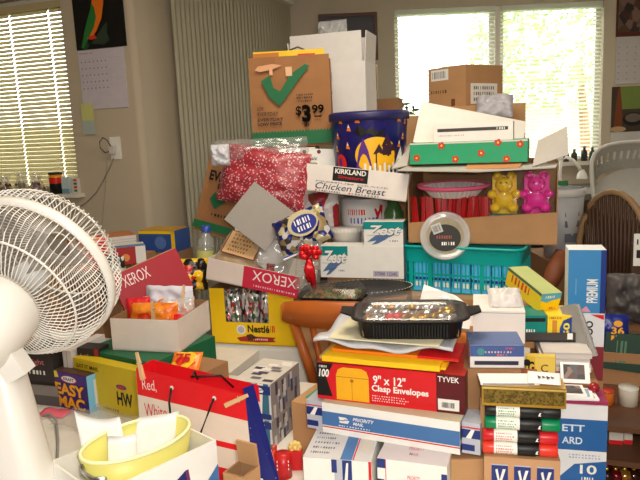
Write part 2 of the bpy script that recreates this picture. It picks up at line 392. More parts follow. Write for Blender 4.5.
# calendar
a, b = wallp(77, 52), wallp(126, 46); top = wallp(73, -30).z; mid = (a.z + b.z) / 2; lo = wallp(82, 110).z; xa, xb = wallp(75, 20).x, wallp(125, 20).x
o = empty('calendar', MW @ Matrix.Translation((xa, -.001, mid)), 'wall calendar with green and orange parrot picture above date page', 'calendar')
W_ = xb - xa; HP = top - mid; F = lambda u, v, l=0: (u, -.008 - l, v)
pg = MB().box((0, -.008, .003), (W_, 0, HP), mat((16, 15, 18), .35)); px = lambda x, y: ((x - 77) / 48 * W_, (52 - y) / 82 * HP)
pg.poly(F, [px(*q) for q in ((86, 34), (90, 22), (94, 12), (96, 4), (100, 4), (100, 20), (95, 32), (90, 40), (84, 50), (82, 49))], mat((40, 120, 50), .5), .0006)
pg.poly(F, [px(*q) for q in ((96, 6), (98, -6), (104, -8), (108, -2), (107, 8), (104, 22), (98, 34), (93, 40), (91, 38), (96, 30), (99, 20), (98, 10))], mat((240, 120, 24), .5), .0010)
pg.disc(F, *px(102, -3), .018, mat((250, 190, 40), .5), .0014, .024); pg.disc(F, *px(104, -6), .003, BLACK, .0018)
pg.poly(F, [px(*q) for q in ((104, -5), (109, -3), (110, 4), (106, 2))], mat((30, 28, 26), .4), .0016)
pg.poly(F, [px(*q) for q in ((88, 40), (96, 37), (98, 41), (92, 42))], mat((220, 60, 30), .5), .0013)
pg.poly(F, [px(*q) for q in ((92, 46), (106, 28), (109, 26), (108, 36), (110, 44), (104, 48))], mat((44, 62, 44), .7), .0005)
pg.poly(F, [px(*q) for q in ((84, 50), (88, 44), (90, 48), (86, 52))], mat((30, 80, 44), .7), .0008)
pg.build('picture_page', o)
dp = MB().box((.002, -.006, lo - mid), (W_ * .93, 0, .0), mat((204, 196, 204), .8)); F = lambda u, v, l=0: (u, -.006 - l, v); ink = mat((120, 116, 130), .7)
dp.bars(F, .01, -.018, .09, -.012, ink, 8, 3)
for r_ in range(5):
    for q in range(7): dp.rect(F, .016 + q * .024, -.06 - r_ * .032, .022 + q * .024, -.053 - r_ * .032, ink)
    dp.rect(F, .012, -.044 - r_ * .032, W_ * .93 - .01, -.0432 - r_ * .032, mat((180, 178, 186), .7))
dp.build('date_page', o)
a = WR(82, 104, 97, 134)
mb = MB().box((a[0], -.012, a[2]), (a[1], -.010, a[3]), mat((206, 206, 128), .8)); F = lambda u, v, l=0: (u, -.012 - l, v)
mb.rect(F, a[0], a[2], a[1], a[2] + (a[3] - a[2]) * .45, mat((176, 190, 182), .8))
tag(mb.build('sticky_note', None, MW), 'small yellow and blue paper note stuck under the calendar', 'note')
a = WR(110, 137, 122, 159)
o = empty('wall_outlet', MW @ Matrix.Translation((a[0], 0, a[2])), 'cream wall outlet cover with plugs below calendar', 'outlet'); ww, hh = a[1] - a[0], a[3] - a[2]
MB().box((0, -.007, 0), (ww, 0, hh), PLAST).build('cover_plate', o)
MB().box((.012, -.034, .028), (.040, -.0075, .068), mat((212, 206, 198), .5)).build('plug', o)
MB().tube([(.026, -.03, .062), (.02, -.05, .095), (-.004, -.05, .11), (-.03, -.045, .092), (-.034, -.04, .06), (-.01, -.038, .036), (.012, -.036, .04)], .0028, mat((90, 84, 80), .5)).build('looped_lead', o)
def wpt(px, py, off=.012): q = wallp(px, py); return (q.x, -off, q.z)
tag(MB().tube([wpt(x, y) for x, y in ((115, 158), (112, 166), (105, 180), (98, 192), (88, 202), (76, 210), (66, 216), (52, 222))], .003, mat((150, 140, 128), .5)).build('power_cord', None, MW), 'grey power cord running from outlet down to the fan', 'cord')
tag(MB().tube([wpt(x, y, .006) for x, y in ((108, 158), (107, 170), (106, 190), (104, 208), (103, 226), (104, 250))], .0018, mat((170, 160, 146), .5)).build('thin_cable', None, MW), 'thin pale cable hanging straight down below the outlet', 'cord')
# on the left sill
def sillp(px, off=-.015): q = wallp(px, 190); return Vector((q.x, off, wb))
def sillthing(px): return MW @ Matrix.Translation(sillp(px))
o = empty('candle_jar', sillthing(59), 'red and orange jar candle with dark lid on sill', 'candle')
MB().lathe([(0, 0), (.034, 0), (.034, .055)], BLACK, 20).build('dark_base', o); MB().lathe([(.034, .055), (.034, .085)], mat((220, 40, 20), .25), 20).build('red_wax', o)
MB().lathe([(.034, .085), (.034, .10), (.0, .10)], mat((248, 160, 30), .25), 20).build('orange_wax', o); MB().lathe([(.036, .1), (.036, .112), (0, .112)], DARK, 20).build('lid', o)
mb = MB().box((-.022, -.01, 0), (.026, .012, .085), mat((190, 214, 216), .6)); F = lambda u, v, l=0: (u, -.01 - l, v)
mb.rect(F, -.022, .0, .026, .025, mat((120, 160, 180), .5)); tag(mb.build('small_box', None, sillthing(69)), 'pale blue little box on sill right of candle jar', 'box')
mb = MB().box((-.018, -.01, 0), (.02, .012, .08), mat((214, 206, 196), .6)); F = lambda u, v, l=0: (u, -.01 - l, v)
for i in range(4): mb.rect(F, -.002, .01 + i * .018, .018, .02 + i * .018, RED if i % 2 else GREEN)
tag(mb.build('small_carton', None, sillthing(78)), 'white carton with red marks at right end of sill', 'box')
for px_, h_, c_, lb in ((40, .11, (120, 70, 90), 'glass tumbler of dried purple flowers on the sill'), (25, .12, (120, 110, 70), 'tall clear glass vase in middle of the sill'), (8, .10, (110, 60, 40), 'clear glass with brown dried flowers, leftmost on sill')):
    o = empty('glass_vase', sillthing(px_), lb, 'vase')
    MB().lathe([(0, .002), (.03, .002), (.036, .03), (.024, h_ * .7), (.032, h_)], film('vase_glass', .12, .2), 18).build('glass', o)
    g = MB(); rnd = random.Random(px_)
    for i in range(16): g.ball((rnd.uniform(-.03, .03), rnd.uniform(-.02, .02), rnd.uniform(.02, .06)), .009, mat(c_, .9, .3), 6)
    g.build('dried_flowers', o)

# ------------------------------------------------------------------ back wall, right-hand corner
def BX(px0, py0, px1, py1, y): a, b = at(px0, py0, y), at(px1, py1, y); return a.x, b.x, b.z, a.z
a = BX(318, 15, 378, 60, DB - .002); fw = .022
o = empty('framed_picture', TR((a[0], DB, a[2])), 'dark picture in brown wooden frame behind the tall white box', 'picture'); ww, hh = a[1] - a[0], a[3] - a[2]
mb = MB().box((0, -.03, 0), (ww, -.002, fw), mat((92, 54, 34), .4)).box((0, -.03, hh - fw), (ww, -.002, hh), mat((92, 54, 34), .4)).box((0, -.03, fw), (fw, -.002, hh - fw), mat((92, 54, 34), .4)).box((ww - fw, -.03, fw), (ww, -.002, hh - fw), mat((92, 54, 34), .4))
mb.build('frame', o); MB().box((fw, -.012, fw), (ww - fw, -.004, hh - fw), mat((62, 58, 62), .4, .3, 14)).build('canvas', o)
mm = mixmat('dim_photo', [(70, 44, 40), (104, 86, 72), (50, 42, 40), (128, 98, 88), (88, 60, 44)], 18, .5)
a = BX(618, -40, 690, 81, DB - .002)
o = empty('wall_calendar', TR((a[0], DB, a[2])), 'hanging calendar with dim picture right of bright window', 'calendar'); ww, hh = a[1] - a[0], a[3] - a[2]; pz = a[3] - BX(618, 36, 640, 36, DB)[2]; pz = hh - pz
MB().box((0, -.012, pz), (ww, -.002, hh), mat((92, 44, 32), .5)).build('backing', o); MB().box((.012, -.016, pz + .03), (ww - .012, -.0125, hh - .02), mm).build('picture_page', o)
mb = MB().box((.004, -.010, 0), (ww, -.002, pz - .002), mat((196, 192, 190), .8)); F = lambda u, v, l=0: (u, -.010 - l, v)
for i in range(6):
    for j in range(6): mb.rect(F, .02 + i * .06, .03 + j * .045, .03 + i * .06, .038 + j * .045, mat((150, 148, 150), .7))
mb.build('date_page', o)
a = BX(612, 87, 690, 158, DB - .002)
o = empty('poster', TR((a[0], DB, a[2])), 'wall poster with bottle and pan picture below the hanging calendar', 'poster'); ww, hh = a[1] - a[0], a[3] - a[2]; pz = BX(612, 131, 640, 131, DB)[2] - a[2]
mb = MB().box((0, -.008, pz), (ww, -.002, hh), mat((70, 58, 48), .5)); F = lambda u, v, l=0: (u, -.008 - l, v); k = (hh - pz)
mb.rect(F, .06, pz + k * .5, ww, hh, mat((120, 140, 70), .6)); mb.poly(F, [(.02, pz + .03), (.08, pz + .03), (.075, pz + k * .6), (.06, hh - .01), (.045, hh - .01), (.03, pz + k * .6)], mat((128, 66, 34), .5), .0012)
mb.disc(F, .16, pz + .09, .075, BLACK, .001, .05); mb.disc(F, .16, pz + .10, .06, mat((112, 104, 92), .5), .0014, .032); mb.disc(F, .05, pz + .02, .06, mat((190, 160, 120), .6), .0016, .02)
mb.build('picture_page', o); MB().box((0, -.006, 0), (ww, -.002, pz - .002), mat((208, 206, 202), .8)).build('plain_page', o)
# kitchen counter beneath the window
o = empty('counter', TR((.9, 4.1, 0)), 'dark counter under the back window', 'counter')
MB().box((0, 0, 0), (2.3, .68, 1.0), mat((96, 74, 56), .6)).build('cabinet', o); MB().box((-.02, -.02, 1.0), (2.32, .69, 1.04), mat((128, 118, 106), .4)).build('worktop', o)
for i, (px_, c_, h_, nm) in enumerate(((566, (58, 52, 48), .10, 'black'), (574, (72, 76, 54), .09, 'olive'), (584, (48, 46, 44), .11, 'dark brown'), (592, (60, 84, 54), .10, 'green'))):
    q = at(px_, 160, DB - .03)
    o = empty('sill_bottle', TR((q.x, DB - .03, z0)), f'small {nm} bottle standing on the bright window sill', 'bottle')
    MB().lathe([(0, 0), (.022, 0), (.022, h_ * .6), (.009, h_ * .78), (.009, h_ * .9)], mat(c_, .3), 14).build('body', o); MB().lathe([(.011, h_ * .9), (.011, h_), (0, h_)], mat((120, 110, 96), .4), 12).build('cap', o)
# gooseneck lamp
q = at(562, 186, 4.3); q.z = 1.04; o = empty('desk_lamp', TR(q), 'white curved gooseneck lamp before the window sill', 'lamp')
tp = [at(x, y, 4.3) - q for x, y in ((560, 190), (560, 172), (561, 161), (566, 157), (573, 160), (579, 167), (582, 174))]
MB().lathe([(0, 0), (.06, 0), (.055, .02), (0, .025)], PLAST, 20).build('base', o); MB().tube([Vector((0, 0, .02))] + tp, .011, PLAST, 10).build('arm', o)
T = Matrix.Translation(tp[-1]); MB().lathe([(.012, .03), (.03, .0), (.036, -.03)], PLAST, 16, T).build('lamp_shade', o)
# dryer / side table with laundry basket
def raised(px, py, D): q = at(px, py, D); return q
q = at(610, 240, 3.4)
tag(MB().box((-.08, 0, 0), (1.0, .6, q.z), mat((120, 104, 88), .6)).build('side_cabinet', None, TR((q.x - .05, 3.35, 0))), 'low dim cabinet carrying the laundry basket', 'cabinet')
zc = q.z
b0 = Vector((q.x + .36, 3.78, zc + .176)); o = empty('laundry_basket', TR(b0, -14, 62), 'pale grey plastic laundry basket with slotted sides and arched handle', 'basket')
LBM = mat((196, 194, 186), .5); S = MB(); hB = .27; rx, ry = .32, .235
def bp(a, z): k = .82 + .18 * z / hB; ca, sa_ = math.cos(a), math.sin(a); f = (abs(ca) ** 4 + abs(sa_) ** 4) ** -.25; return Vector((rx * k * ca * f, ry * k * sa_ * f, z))
def ring(z0_, z1_, a0=0, a1=2 * math.pi, n=48):
    vs_ = [];
    for i in range(n + 1):
        a_ = a0 + (a1 - a0) * i / n; p0, p1 = bp(a_, z0_), bp(a_, z1_); vs_ += [p0, p1, p0 * .985 + Vector((0, 0, z0_ * .015)), p1 * .985 + Vector((0, 0, z1_ * .015))]
    S.add(vs_, [f for i in range(n) for k in (4 * i,) for f in ((k, k + 4, k + 5, k + 1), (k + 2, k + 3, k + 7, k + 6))], LBM, True)
ring(.0, .06); ring(hB * .28, hB * .38); ring(hB * .72, hB * .78)
for i in range(56):
    a_ = 2 * math.pi * i / 56; ring(.0, hB * .78, a_, a_ + 2 * math.pi / 56 * .5, 1)
ring(hB * .78, hB)
S.lathe([(.01, .004), (.28, .004)], LBM, 32, None, 1, .7); S.build('basket_body', o)
RM = MB(); RM.tube([bp(2 * math.pi * i / 48, hB) for i in range(48)], .012, LBM, 8, True); RM.build('rim', o)
H = MB(); H.tube([bp(R(-90 - 38), hB * .45) * 1.03] + [bp(R(-90 + t), hB * .45 + .10 * math.cos(R(t * 2.2))) * 1.04 for t in range(-36, 40, 8)] + [bp(R(-52), hB * .45) * 1.03], .007, LBM, 8); H.build('handle', o)
# paper-lined pail
q = at(564, 262, 2.95); zt = at(565, 190, 2.95).z
o = empty('pail', TR((at(562, 220, 3.0).x, 3.0, zt - .32)), 'grey plastic pail with printed label beside the pink bear pack', 'bucket')
MB().lathe([(0, .003), (.08, 0), (.098, .32), (.094, .32), (.078, .006)], mat((176, 178, 182), .4), 28).build('body', o)
MB().lathe([(.1, .29), (.104, .30), (.104, .325), (.096, .325)], mat((206, 206, 204), .4), 28).build('rim', o)
lbm = MB(); F = curveF(0, 0, .089); 
for i, (u, v, uu, vv) in enumerate(((-.02, .08, .05, .12), (-.02, .15, .05, .18), (-.02, .20, .05, .22))): lbm.rect(F, u, v, uu, vv, mat((96, 100, 116), .6), .004)
lbm.build('label', o)
tag(MB().box((-.10, -.12, 0), (.2, .2, zt - .32), CARD2).build('storage_carton', None, TR((at(562, 220, 3.0).x, 3.02, 0))), 'brown carton on the floor carrying the grey pail', 'box')
# rattan chair
q = at(600, 265, 2.6); o = empty('rattan_chair', TR((at(619, 230, 2.6).x, 2.66, 0), -66), 'dark rattan chair with arched pale top rail before laundry basket', 'chair')
RT = mat((70, 44, 28), .5, .25, 40); zt2 = at(606, 194, 2.6).z; zs = .45
arch = [(-.17, 0, zs)] + [(-.17 + .01 * math.sin(k), 0, zs + (zt2 - zs) * .7 * k / 4) for k in range(1, 5)] + [(.17 * math.cos(R(180 - t)), 0, zs + (zt2 - zs) * .7 + (zt2 - zs) * .3 * math.sin(R(t))) for t in range(15, 180, 15)] + [(.17, 0, zs + (zt2 - zs) * .7 * k / 4) for k in range(4, -1, -1)]
MB().tube(arch, .014, mat((150, 120, 86), .5), 8).build('top_rail', o)
S = MB()
for k in range(-7, 8):
    x = k * .021; zz = zs + (zt2 - zs) * .7 + (zt2 - zs) * .3 * math.sqrt(max(0, 1 - (x / .17) ** 2)) - .01
    S.tube([(x * .7, .0, zs), (x * .85, .015, (zs + zz) / 2), (x, 0, zz)], .0075, RT, 6)
S.build('woven_back', o); MB().box((-.21, -.40, zs - .04), (.21, .02, zs), RT).build('seat', o)
for sx_ in (-1, 1):
    for yy in (-.36, 0): MB().tube([(sx_ * .18, yy, 0), (sx_ * .18, yy, zs - .04)], .017, RT, 8).build('leg', o)
# ------------------------------------------------------------------ tables
ZT = .74; YAW = -20
def table(name, label, M, x0, x1, y0, y1, top, cloth=None):
    o = empty(name, M, label, 'table')
    MB().box((x0, y0, ZT - .03), (x1, y1, ZT), top).build('table_top', o)
    for a, b in ((x0 + .08, y0 + .08), (x1 - .08, y0 + .08), (x0 + .08, y1 - .08), (x1 - .08, y1 - .08)): MB().box((a - .02, b - .02, 0), (a + .02, b + .02, ZT - .03), mat((200, 196, 188), .5)).build('leg', o)
    return o
MT = TR((0, 1.2, 0), YAW)
table('folding_table', 'white topped table under the fan and the noodle box', MT, -1.35, -.565, -.62, .86, mat((232, 226, 214), .5))
table('folding_table', 'long front table under the red envelope box stack', MT, -.56, .50, -.45, .62, mat((226, 220, 208), .5))
MTB = TR((.2, 2.2, 0), -15)
table('dining_table', 'back table beneath the white cloth, bearing the yellow sweet box', MTB, -.62, .56, -.03, .98, WOOD)
CLOTH = mat((234, 230, 220), .8, .04, 30)
mb = MB(); x0_, x1_, y0_, y1_ = -.64, .58, -.07, 1.0; ps = []
def cl(u, v):
    x, y = x0_ + u * (x1_ - x0_), y0_ + v * (y1_ - y0_); z = ZT + .003
    if v < .2: k = v / .2; y = y0_ + (.012 * math.sin(u * 40)) * (1 - k); z = ZT + .003 - .25 * (1 - k)
    else: y = y0_ + (v - .2) / .8 * (y1_ - y0_)
    return (x, y, z)
tag(MB().sheet(1, 1, CLOTH, cl, 60).build('tablecloth', None, MTB), 'white tablecloth hanging behind the wooden chair back', 'tablecloth')

# ------------------------------------------------------------------ wooden chair
zc = at(315, 303, 1.95).z
o = empty('wooden_chair', TR((at(338, 330, 1.97).x, 1.97, 0), -15), 'honey brown wooden chair with curved crest rail at the cloth-covered table', 'chair')
S = MB(); W2 = .155
def crest(u, v): return None
pts = []; n = 20; vs_ = []; fs = []
for i in range(n + 1):
    u = 2 * i / n - 1; y = -.05 + .04 * (1 - u * u); hh = .085 - .03 * abs(u) ** 4; zt_ = zc - .02 * abs(u) ** 3
    for dy, dz in ((-.012, -hh), (-.012, 0), (.012, 0), (.012, -hh)): vs_.append((u * (W2 + .035), -y + dy - .03, zt_ + dz))
fs = [(4 * i + k, 4 * i + (k + 1) % 4, 4 * i + 4 + (k + 1) % 4, 4 * i + 4 + k) for i in range(n) for k in range(4)] + [(0, 1, 2, 3), (4 * n + 3, 4 * n + 2, 4 * n + 1, 4 * n)]
S.add(vs_, fs, WOOD, True); S.build('crest_rail', o)
for k in range(6):
    u = -1 + 2 * k / 5; x = u * W2; r_ = .016 if k in (0, 5) else .011
    MB().tube([(x, .01 - .03 * u * u * 0, zc - .06), (x * .66, .02, zc - .25), (x * .40, .05, .46)], [r_, r_ * 1.15, r_ * .8], WOOD, 8).build('post' if k in (0, 5) else 'spindle', o)
MB().lathe([(0, .43), (.19, .43), (.2, .45), (.19, .465), (0, .462)], WOOD, 28, Matrix.Translation((0, .21, 0))).build('seat', o)
for a, b in ((-.13, .08), (.13, .08), (-.13, .34), (.13, .34)): MB().tube([(a, b, .43), (a * 1.35, .21 + (b - .21) * 1.35, 0)], [.017, .014], WOOD, 8).build('leg', o)

# ------------------------------------------------------------------ printed mail boxes
def eagle(mb, F, u, v, s, c=WHITE, l=.0016):
    mb.poly(F, [(u + s * a, v + s * b) for a, b in ((0, .62), (.7, .62), (.95, .45), (.62, .44), (.5, .34), (.12, .30))], c, l)
    mb.poly(F, [(u + s * a, v + s * b) for a, b in ((.06, .22), (.55, .26), (.62, .34), (1.05, .36), (.9, .05), (.1, .05))], c, l)
def mailfront(mb, F, w, h, b0=.28, b1=.68, txt=True):
    mb.rect(F, 0, h * b0, w, h * b1, STEEL); mb.rect(F, 0, h * (b0 - .07), w, h * (b0 - .03), RED)
    if txt:
        k = h * (b1 - b0); eagle(mb, F, w * .13, h * b0 + k * .30, k * .75)
        mb.text(F, 'PRIORITY', w * .24, h * b0 + k * .60, w * .40, h * b0 + k * .84, WHITE, .02, .2); mb.text(F, 'MAIL', w * .24, h * b0 + k * .30, w * .32, h * b0 + k * .52, WHITE, .02, .2)
        mb.bars(F, w * .13, h * b0 + k * .1, w * .38, h * b0 + k * .17, WHITE, 12, 2)
DENIM = mat((30, 50, 120), .35); SILV = mat((186, 190, 200), .45)
def mailend(mb, F, w, h):
    mb.rect(F, 0, 0, w, h, SILV); mb.rect(F, 0, h * .45, w * .8, h * .78, DENIM); mb.rect(F, 0, h * .05, w * .6, h * .28, DENIM); mb.rect(F, .0, h * .8, w * .8, h * .84, RED, .0009)
    mb.poly(F, [(w * .15, h * .5), (w * .45, h * .74), (w * .6, h * .74), (w * .35, h * .5)], WHITE, .001)
def mailtop(mb, F, w, d, seed=1):
    mb.rect(F, 0, 0, w, d * .96, mat((206, 204, 204), .6)); mb.rect(F, w * .55, 0, w * .72, d, STEEL, .0009); mb.rect(F, w * .73, 0, w * .75, d, RED, .0009)
    for i in range(7): mb.bars(F, w * .08, d * (.1 + i * .11), w * (.38 + .05 * (i % 3)), d * (.1 + i * .11) + d * .04, mat((90, 92, 110), .6), 9, seed + i, .0012)
    mb.rect(F, w * .8, d * .2, w * .95, d * .7, mat((214, 206, 190), .6), .0012)
def dboxA(mb, F, w, d, h):
    mailtop(mb, F['top'], w, d); mb.rect(F['front'], 0, h * .0, w * .42, h * .2, STEEL); eagle(mb, F['front'], w * .05, h * .0, h * .2)
    mb.rect(F['front'], w * .46, 0, w * .72, h, SILV); mb.rect(F['front'], w * .42, h * .74, w * .5, h, DENIM, .001); mb.rect(F['front'], w * .58, h * .45, w * .72, h, DENIM, .001); mb.poly(F['front'], [(w * .6, h * .5), (w * .64, h * .95), (w * .67, h * .95), (w * .65, h * .5)], WHITE, .0014)
    mb.rect(F['front'], w * .96, 0, w, h, RED)
def dboxB(mb, F, w, d, h):
    mb.rect(F['top'], 0, 0, w, d, mat((214, 204, 204), .6)); mb.rect(F['top'], w * .08, d * .62, w, d * .84, mat((110, 110, 128), .5), .0009); mb.text(F['top'], 'PRIORITY', w * .4, d * .28, w * .62, d * .36, mat((214, 130, 140), .6)); mb.text(F['top'], 'MAIL', w * .43, d * .15, w * .57, d * .22, mat((214, 130, 140), .6))
    mb.rect(F['front'], 0, h * .82, w * .12, h, DENIM); mb.rect(F['front'], 0, h * .3, w * .1, h * .6, DENIM); mb.text(F['front'], 'PRIORITY', w * .44, h * .66, w * .62, h * .74, mat((214, 110, 124), .6)); mb.rect(F['front'], .12 * w, 0, w * .13, h, RED); mb.rect(F['front'], w * .92, h * .4, w, h * .85, DENIM)
bx('mailing_box', 'white mailing box at bottom centre, printed text on its lid', 'box', LT((303, 457), (371, 462), .85, .11), .19, WHITE, dboxA, 'postal boxes')
bx('mailing_box', 'white mailing box with pale red lettering right of the other bottom one', 'box', LT((377, 458), (447, 467), .85, .11), .17, WHITE, dboxB, 'postal boxes')
m_, w_, h_ = LT((451, 460), (479, 459), .84, .10); tag(MB().box((0, 0, 0), (.075, .1, .1), CARD).box((-.001, .005, .099), (.076, .095, .1005), CARD2).build('small_carton', None, m_), 'small brown carton below right end of long blue-banded box', 'box')
def dlong(mb, F, w, d, h):
    mailfront(mb, F['front'], w, h, .26, .72); mailend(mb, F['right'], d, h); mb.rect(F['top'], 0, 0, w, d, mat((206, 190, 160), .6))
lb = LB((323, 432), (460, 455), (325, 402), .851); zl = .851 + lb[2]
bx('mailing_box', 'long white box with wide blue band under the red envelope box', 'box', lb, .20, WHITE, dlong, 'postal boxes')
def wrapbox(mb, F, w, d, h):
    mb.rect(F['front'], 0, 0, w, h, SILV); mb.rect(F['front'], 0, h * .5, w, h * .78, DENIM, .0009); mb.rect(F['front'], 0, h * .1, w * .7, h * .3, DENIM, .0009); mb.poly(F['front'], [(w * .2, h * .5), (w * .5, h * .78), (w * .7, h * .78), (w * .5, h * .5)], WHITE, .0012); mb.rect(F['front'], 0, h * .82, w, h * .86, RED, .0009)
m_, w_, h_ = LB((306, 442), (324, 438), (307, 402), .851); bx('mailing_box', 'narrow silver-blue mailing box at left end of the long one', 'box', (lb[0] @ Matrix.Translation((-.042, .01, 0)), .039, lb[2] - .004), .18, SILV, wrapbox, 'postal boxes')
bx('mailing_box', 'silver and blue wrapped mailing box at right end of the long one', 'box', (lb[0] @ Matrix.Translation((lb[1] + .002, .012, 0)), .036, lb[2] - .003), .17, SILV, wrapbox, 'postal boxes')
# clasp envelope box
def denv(mb, F, w, d, h):
    f = F['front']; mb.poly(f, [(0, h), (0, h * .1), (w * .11, h * .1), (w * .07, h * .6), (w * .12, h)], BLACK); mb.rect(f, w * .82, 0, w, h, mat((90, 16, 24), .4), .0005)
    mb.text(f, '100', w * .015, h * .62, w * .09, h * .84, WHITE, .03, .2); mb.bars(f, w * .02, h * .88, w * .08, h * .94, WHITE, 5)
    k = [(.14, .04), (.14, .70), (.155, .86), (.19, .93), (.32, .93), (.355, .86), (.37, .70), (.37, .04)]
    mb.poly(f, [(a * w, b * h) for a, b in k], mat((244, 178, 30), .5), .001)
    dk = mat((176, 110, 20), .5); mb.rect(f, w * .25, h * .04, w * .253, h * .6, dk, .0014); mb.rect(f, w * .14, h * .66, w * .37, h * .675, dk, .0014); mb.disc(f, w * .252, h * .58, .004, dk, .0016)
    mb.text(f, '9" x 12"', w * .40, h * .56, w * .62, h * .80, WHITE, .02); mb.text(f, 'Clasp Envelopes', w * .39, h * .32, w * .77, h * .54, WHITE, .03)
    for i in range(3): mb.bars(f, w * .39, h * (.10 + .065 * i), w * (.62 + .03 * (i % 2)), h * (.10 + .065 * i) + h * .03, mat((250, 200, 200), .5), 14, i)
    mb.rect(f, w * .83, h * .07, w * .965, h * .36, WHITE, .001); mb.bars(f, w * .855, h * .14, w * .94, h * .28, BLACK, 12, 5, .0016); mb.text(f, 'TYVEK', w * .83, h * .80, w * .965, h * .94, WHITE, .01)
    mb.rect(F['right'], 0, 0, d, h, mat((80, 14, 22), .4)); mb.rect(F['top'], 0, 0, w, d, mat((200, 60, 50), .4))
le = LB((318, 398), (465, 415), (318, 362), zl + .0005); ze = zl + .0005 + le[2]
bx('envelope_box', 'red and black box of clasp envelopes showing a yellow envelope', 'box', le, .21, RED, denv)
# things lying on it
z_ = ze + .001
for i, (x_, d_, y_, c_, lb_) in enumerate(((.0, .30, .02, (206, 178, 120), 'brown kraft envelope lowest on the red envelope box'), (.018, .285, -.012, (252, 200, 24), 'bright yellow padded envelope lying on the red box'))):
    mb = MB().box((0, 0, 0), (d_ - .03, .20, .007 + .004 * i), mat(c_, .6)); mb.box((d_ - .03, .01, .001), (d_ - .02, .19, .005), mat(c_, .6))
    tag(mb.build('envelope', None, le[0] @ Matrix.Translation((x_, y_, le[2] + .001 + i * .0075))), lb_, 'envelope', 'envelopes on the red box')
mo = le[0] @ Matrix.Translation((.03, .022, le[2] + .0205))
mb = MB().box((0, 0, 0), (.275, .175, .006), ORANGE); mb.box((.19, -.0008, .001), (.2755, .1, .0062), RED)
tag(mb.build('flat_pack', None, mo), 'thin orange and red packet beneath the plastic mailers', 'packet')
def wav(s, a): return lambda u, v: (a * math.sin(u * 7 + s) * math.sin(v * 5 + s * 2) + a * .5 * math.sin(u * 17 + v * 11)) + a * 1.6
mo = le[0] @ Matrix.Translation((-.005, .0, le[2] + .0275)) @ Matrix.Rotation(R(3), 4, 'Z')
tag(MB().sheet(.30, .26, mat((206, 208, 214), .3, .05, 20), wav(1, .008), 22, None, .006).build('poly_mailer', None, mo), 'grey plastic mailer with curled left edge under black tray', 'mailer')
mo = le[0] @ Matrix.Translation((.03, .0, le[2] + .0565))
tag(MB().box((0, 0, 0), (.24, .20, .003), mat((222, 214, 180), .6)).build('paper_folder', None, mo), 'cream folder directly under the black chocolate tray', 'folder')
# black tray with lid and chocolates
zt_ = ze + .0605
lt_ = LB((360, 339), (462, 343), (352, 322), zt_); wt_, ht_ = lt_[1], .038; dt_ = .135
mt_ = lt_[0]; mt_ = Matrix.Translation(mt_.translation) @ Matrix.Rotation(R(-8), 4, 'Z')
def rr(w, d, r, z, n=6, ex=0):
    P = []
    for cx, cy, a0 in ((w - r, r, -90), (w - r, d - r, 0), (r, d - r, 90), (r, r, 180)):
        for i in range(n + 1): a = R(a0 + 90 * i / n); P.append(Vector((cx + (r + ex) * math.cos(a), cy + (r + ex) * math.sin(a), z)))
    return P
def loft(mb, rings, m, smooth=True, capb=False, capt=False):
    n = len(rings[0]); vs_ = [p for r_ in rings for p in r_]; fs = [(j * n + i, j * n + (i + 1) % n, (j + 1) * n + (i + 1) % n, (j + 1) * n + i) for j in range(len(rings) - 1) for i in range(n)]
    if capb: fs.append(tuple(range(n - 1, -1, -1)))
    if capt: fs.append(tuple(range((len(rings) - 1) * n, len(rings) * n)))
    return mb.add(vs_, fs, m, smooth)
o = empty('food_tray', mt_, 'black plastic tray with clear lid full of wrapped chocolates', 'tray')
mb = MB(); loft(mb, [rr(wt_, dt_, .025, 0), rr(wt_, dt_, .025, ht_, ex=.006), rr(wt_, dt_, .025, ht_ + .003, ex=.02), rr(wt_, dt_, .025, ht_ + .006, ex=.02), rr(wt_, dt_, .025, ht_ + .003, ex=.004), rr(wt_, dt_, .025, .003, ex=-.003)], BLACK, True, True, True)
for i in range(26): mb.box((.03 + i * (wt_ - .06) / 25 - .0015, -.005, .004), (.03 + i * (wt_ - .06) / 25 + .0015, .0, ht_ - .004), BLACK)
mb.build('tray_base', o)
for sx_ in (0, 1):
    mb = MB(); loft(mb, [[Vector((sx_ * wt_ + (1 if sx_ else -1) * a, b, c)) for a, b, c in ((.015, .03, ht_ + q), (.045, .045, ht_ + q + .006), (.045, dt_ - .045, ht_ + q + .006), (.015, dt_ - .03, ht_ + q))] for q in (0, .004)], BLACK, False, True, True); mb.build('end_handle', o)
mb = MB(); loft(mb, [rr(wt_, dt_, .025, ht_ + .007, ex=.012), rr(wt_, dt_, .025, ht_ + .012, ex=.004), rr(wt_, dt_, .03, ht_ + .03, ex=-.012), rr(wt_, dt_, .03, ht_ + .037, ex=-.02)], CLEARER, True, False, True); mb.build('clear_lid', o)
ch = None; rnd = random.Random(9); CHM = [mat((206, 204, 206), .2, .15, 90, .9), mat((190, 40, 50), .3), mat((150, 110, 70), .3, .1, 60, .6), mat((206, 204, 206), .2, .15, 90, .9), mat((176, 136, 60), .25, .1, 60, .8), mat((90, 40, 30), .4)]
CHN = ['silver', 'red', 'brown', 'silver', 'gold', 'dark brown']
for i in range(12):
    for j in range(3):
        k = 1 if (3 <= i <= 4 and j == 0) else rnd.choice([0, 0, 3, 2, 4, 5] if i > 5 else [0, 0, 3, 2, 0, 1])
        mb = MB().pillow(.032, .018, .014, CHM[k], i + j, .1, 8, Matrix.Rotation(R(-90), 4, 'X') @ Matrix.Translation((0, 0, -.009)), 2.5, .1)
        q = mb.build('wrapped_chocolate', None, mt_ @ TR((.02 + i * (wt_ - .04) / 11, .03 + j * .037, ht_ - .004 + rnd.uniform(0, .008)), rnd.uniform(30, 100)))
        tag(q, f'small {CHN[k]} foil-wrapped chocolate under the clear lid', 'chocolate', f'{CHN[k]} chocolates in the black tray')
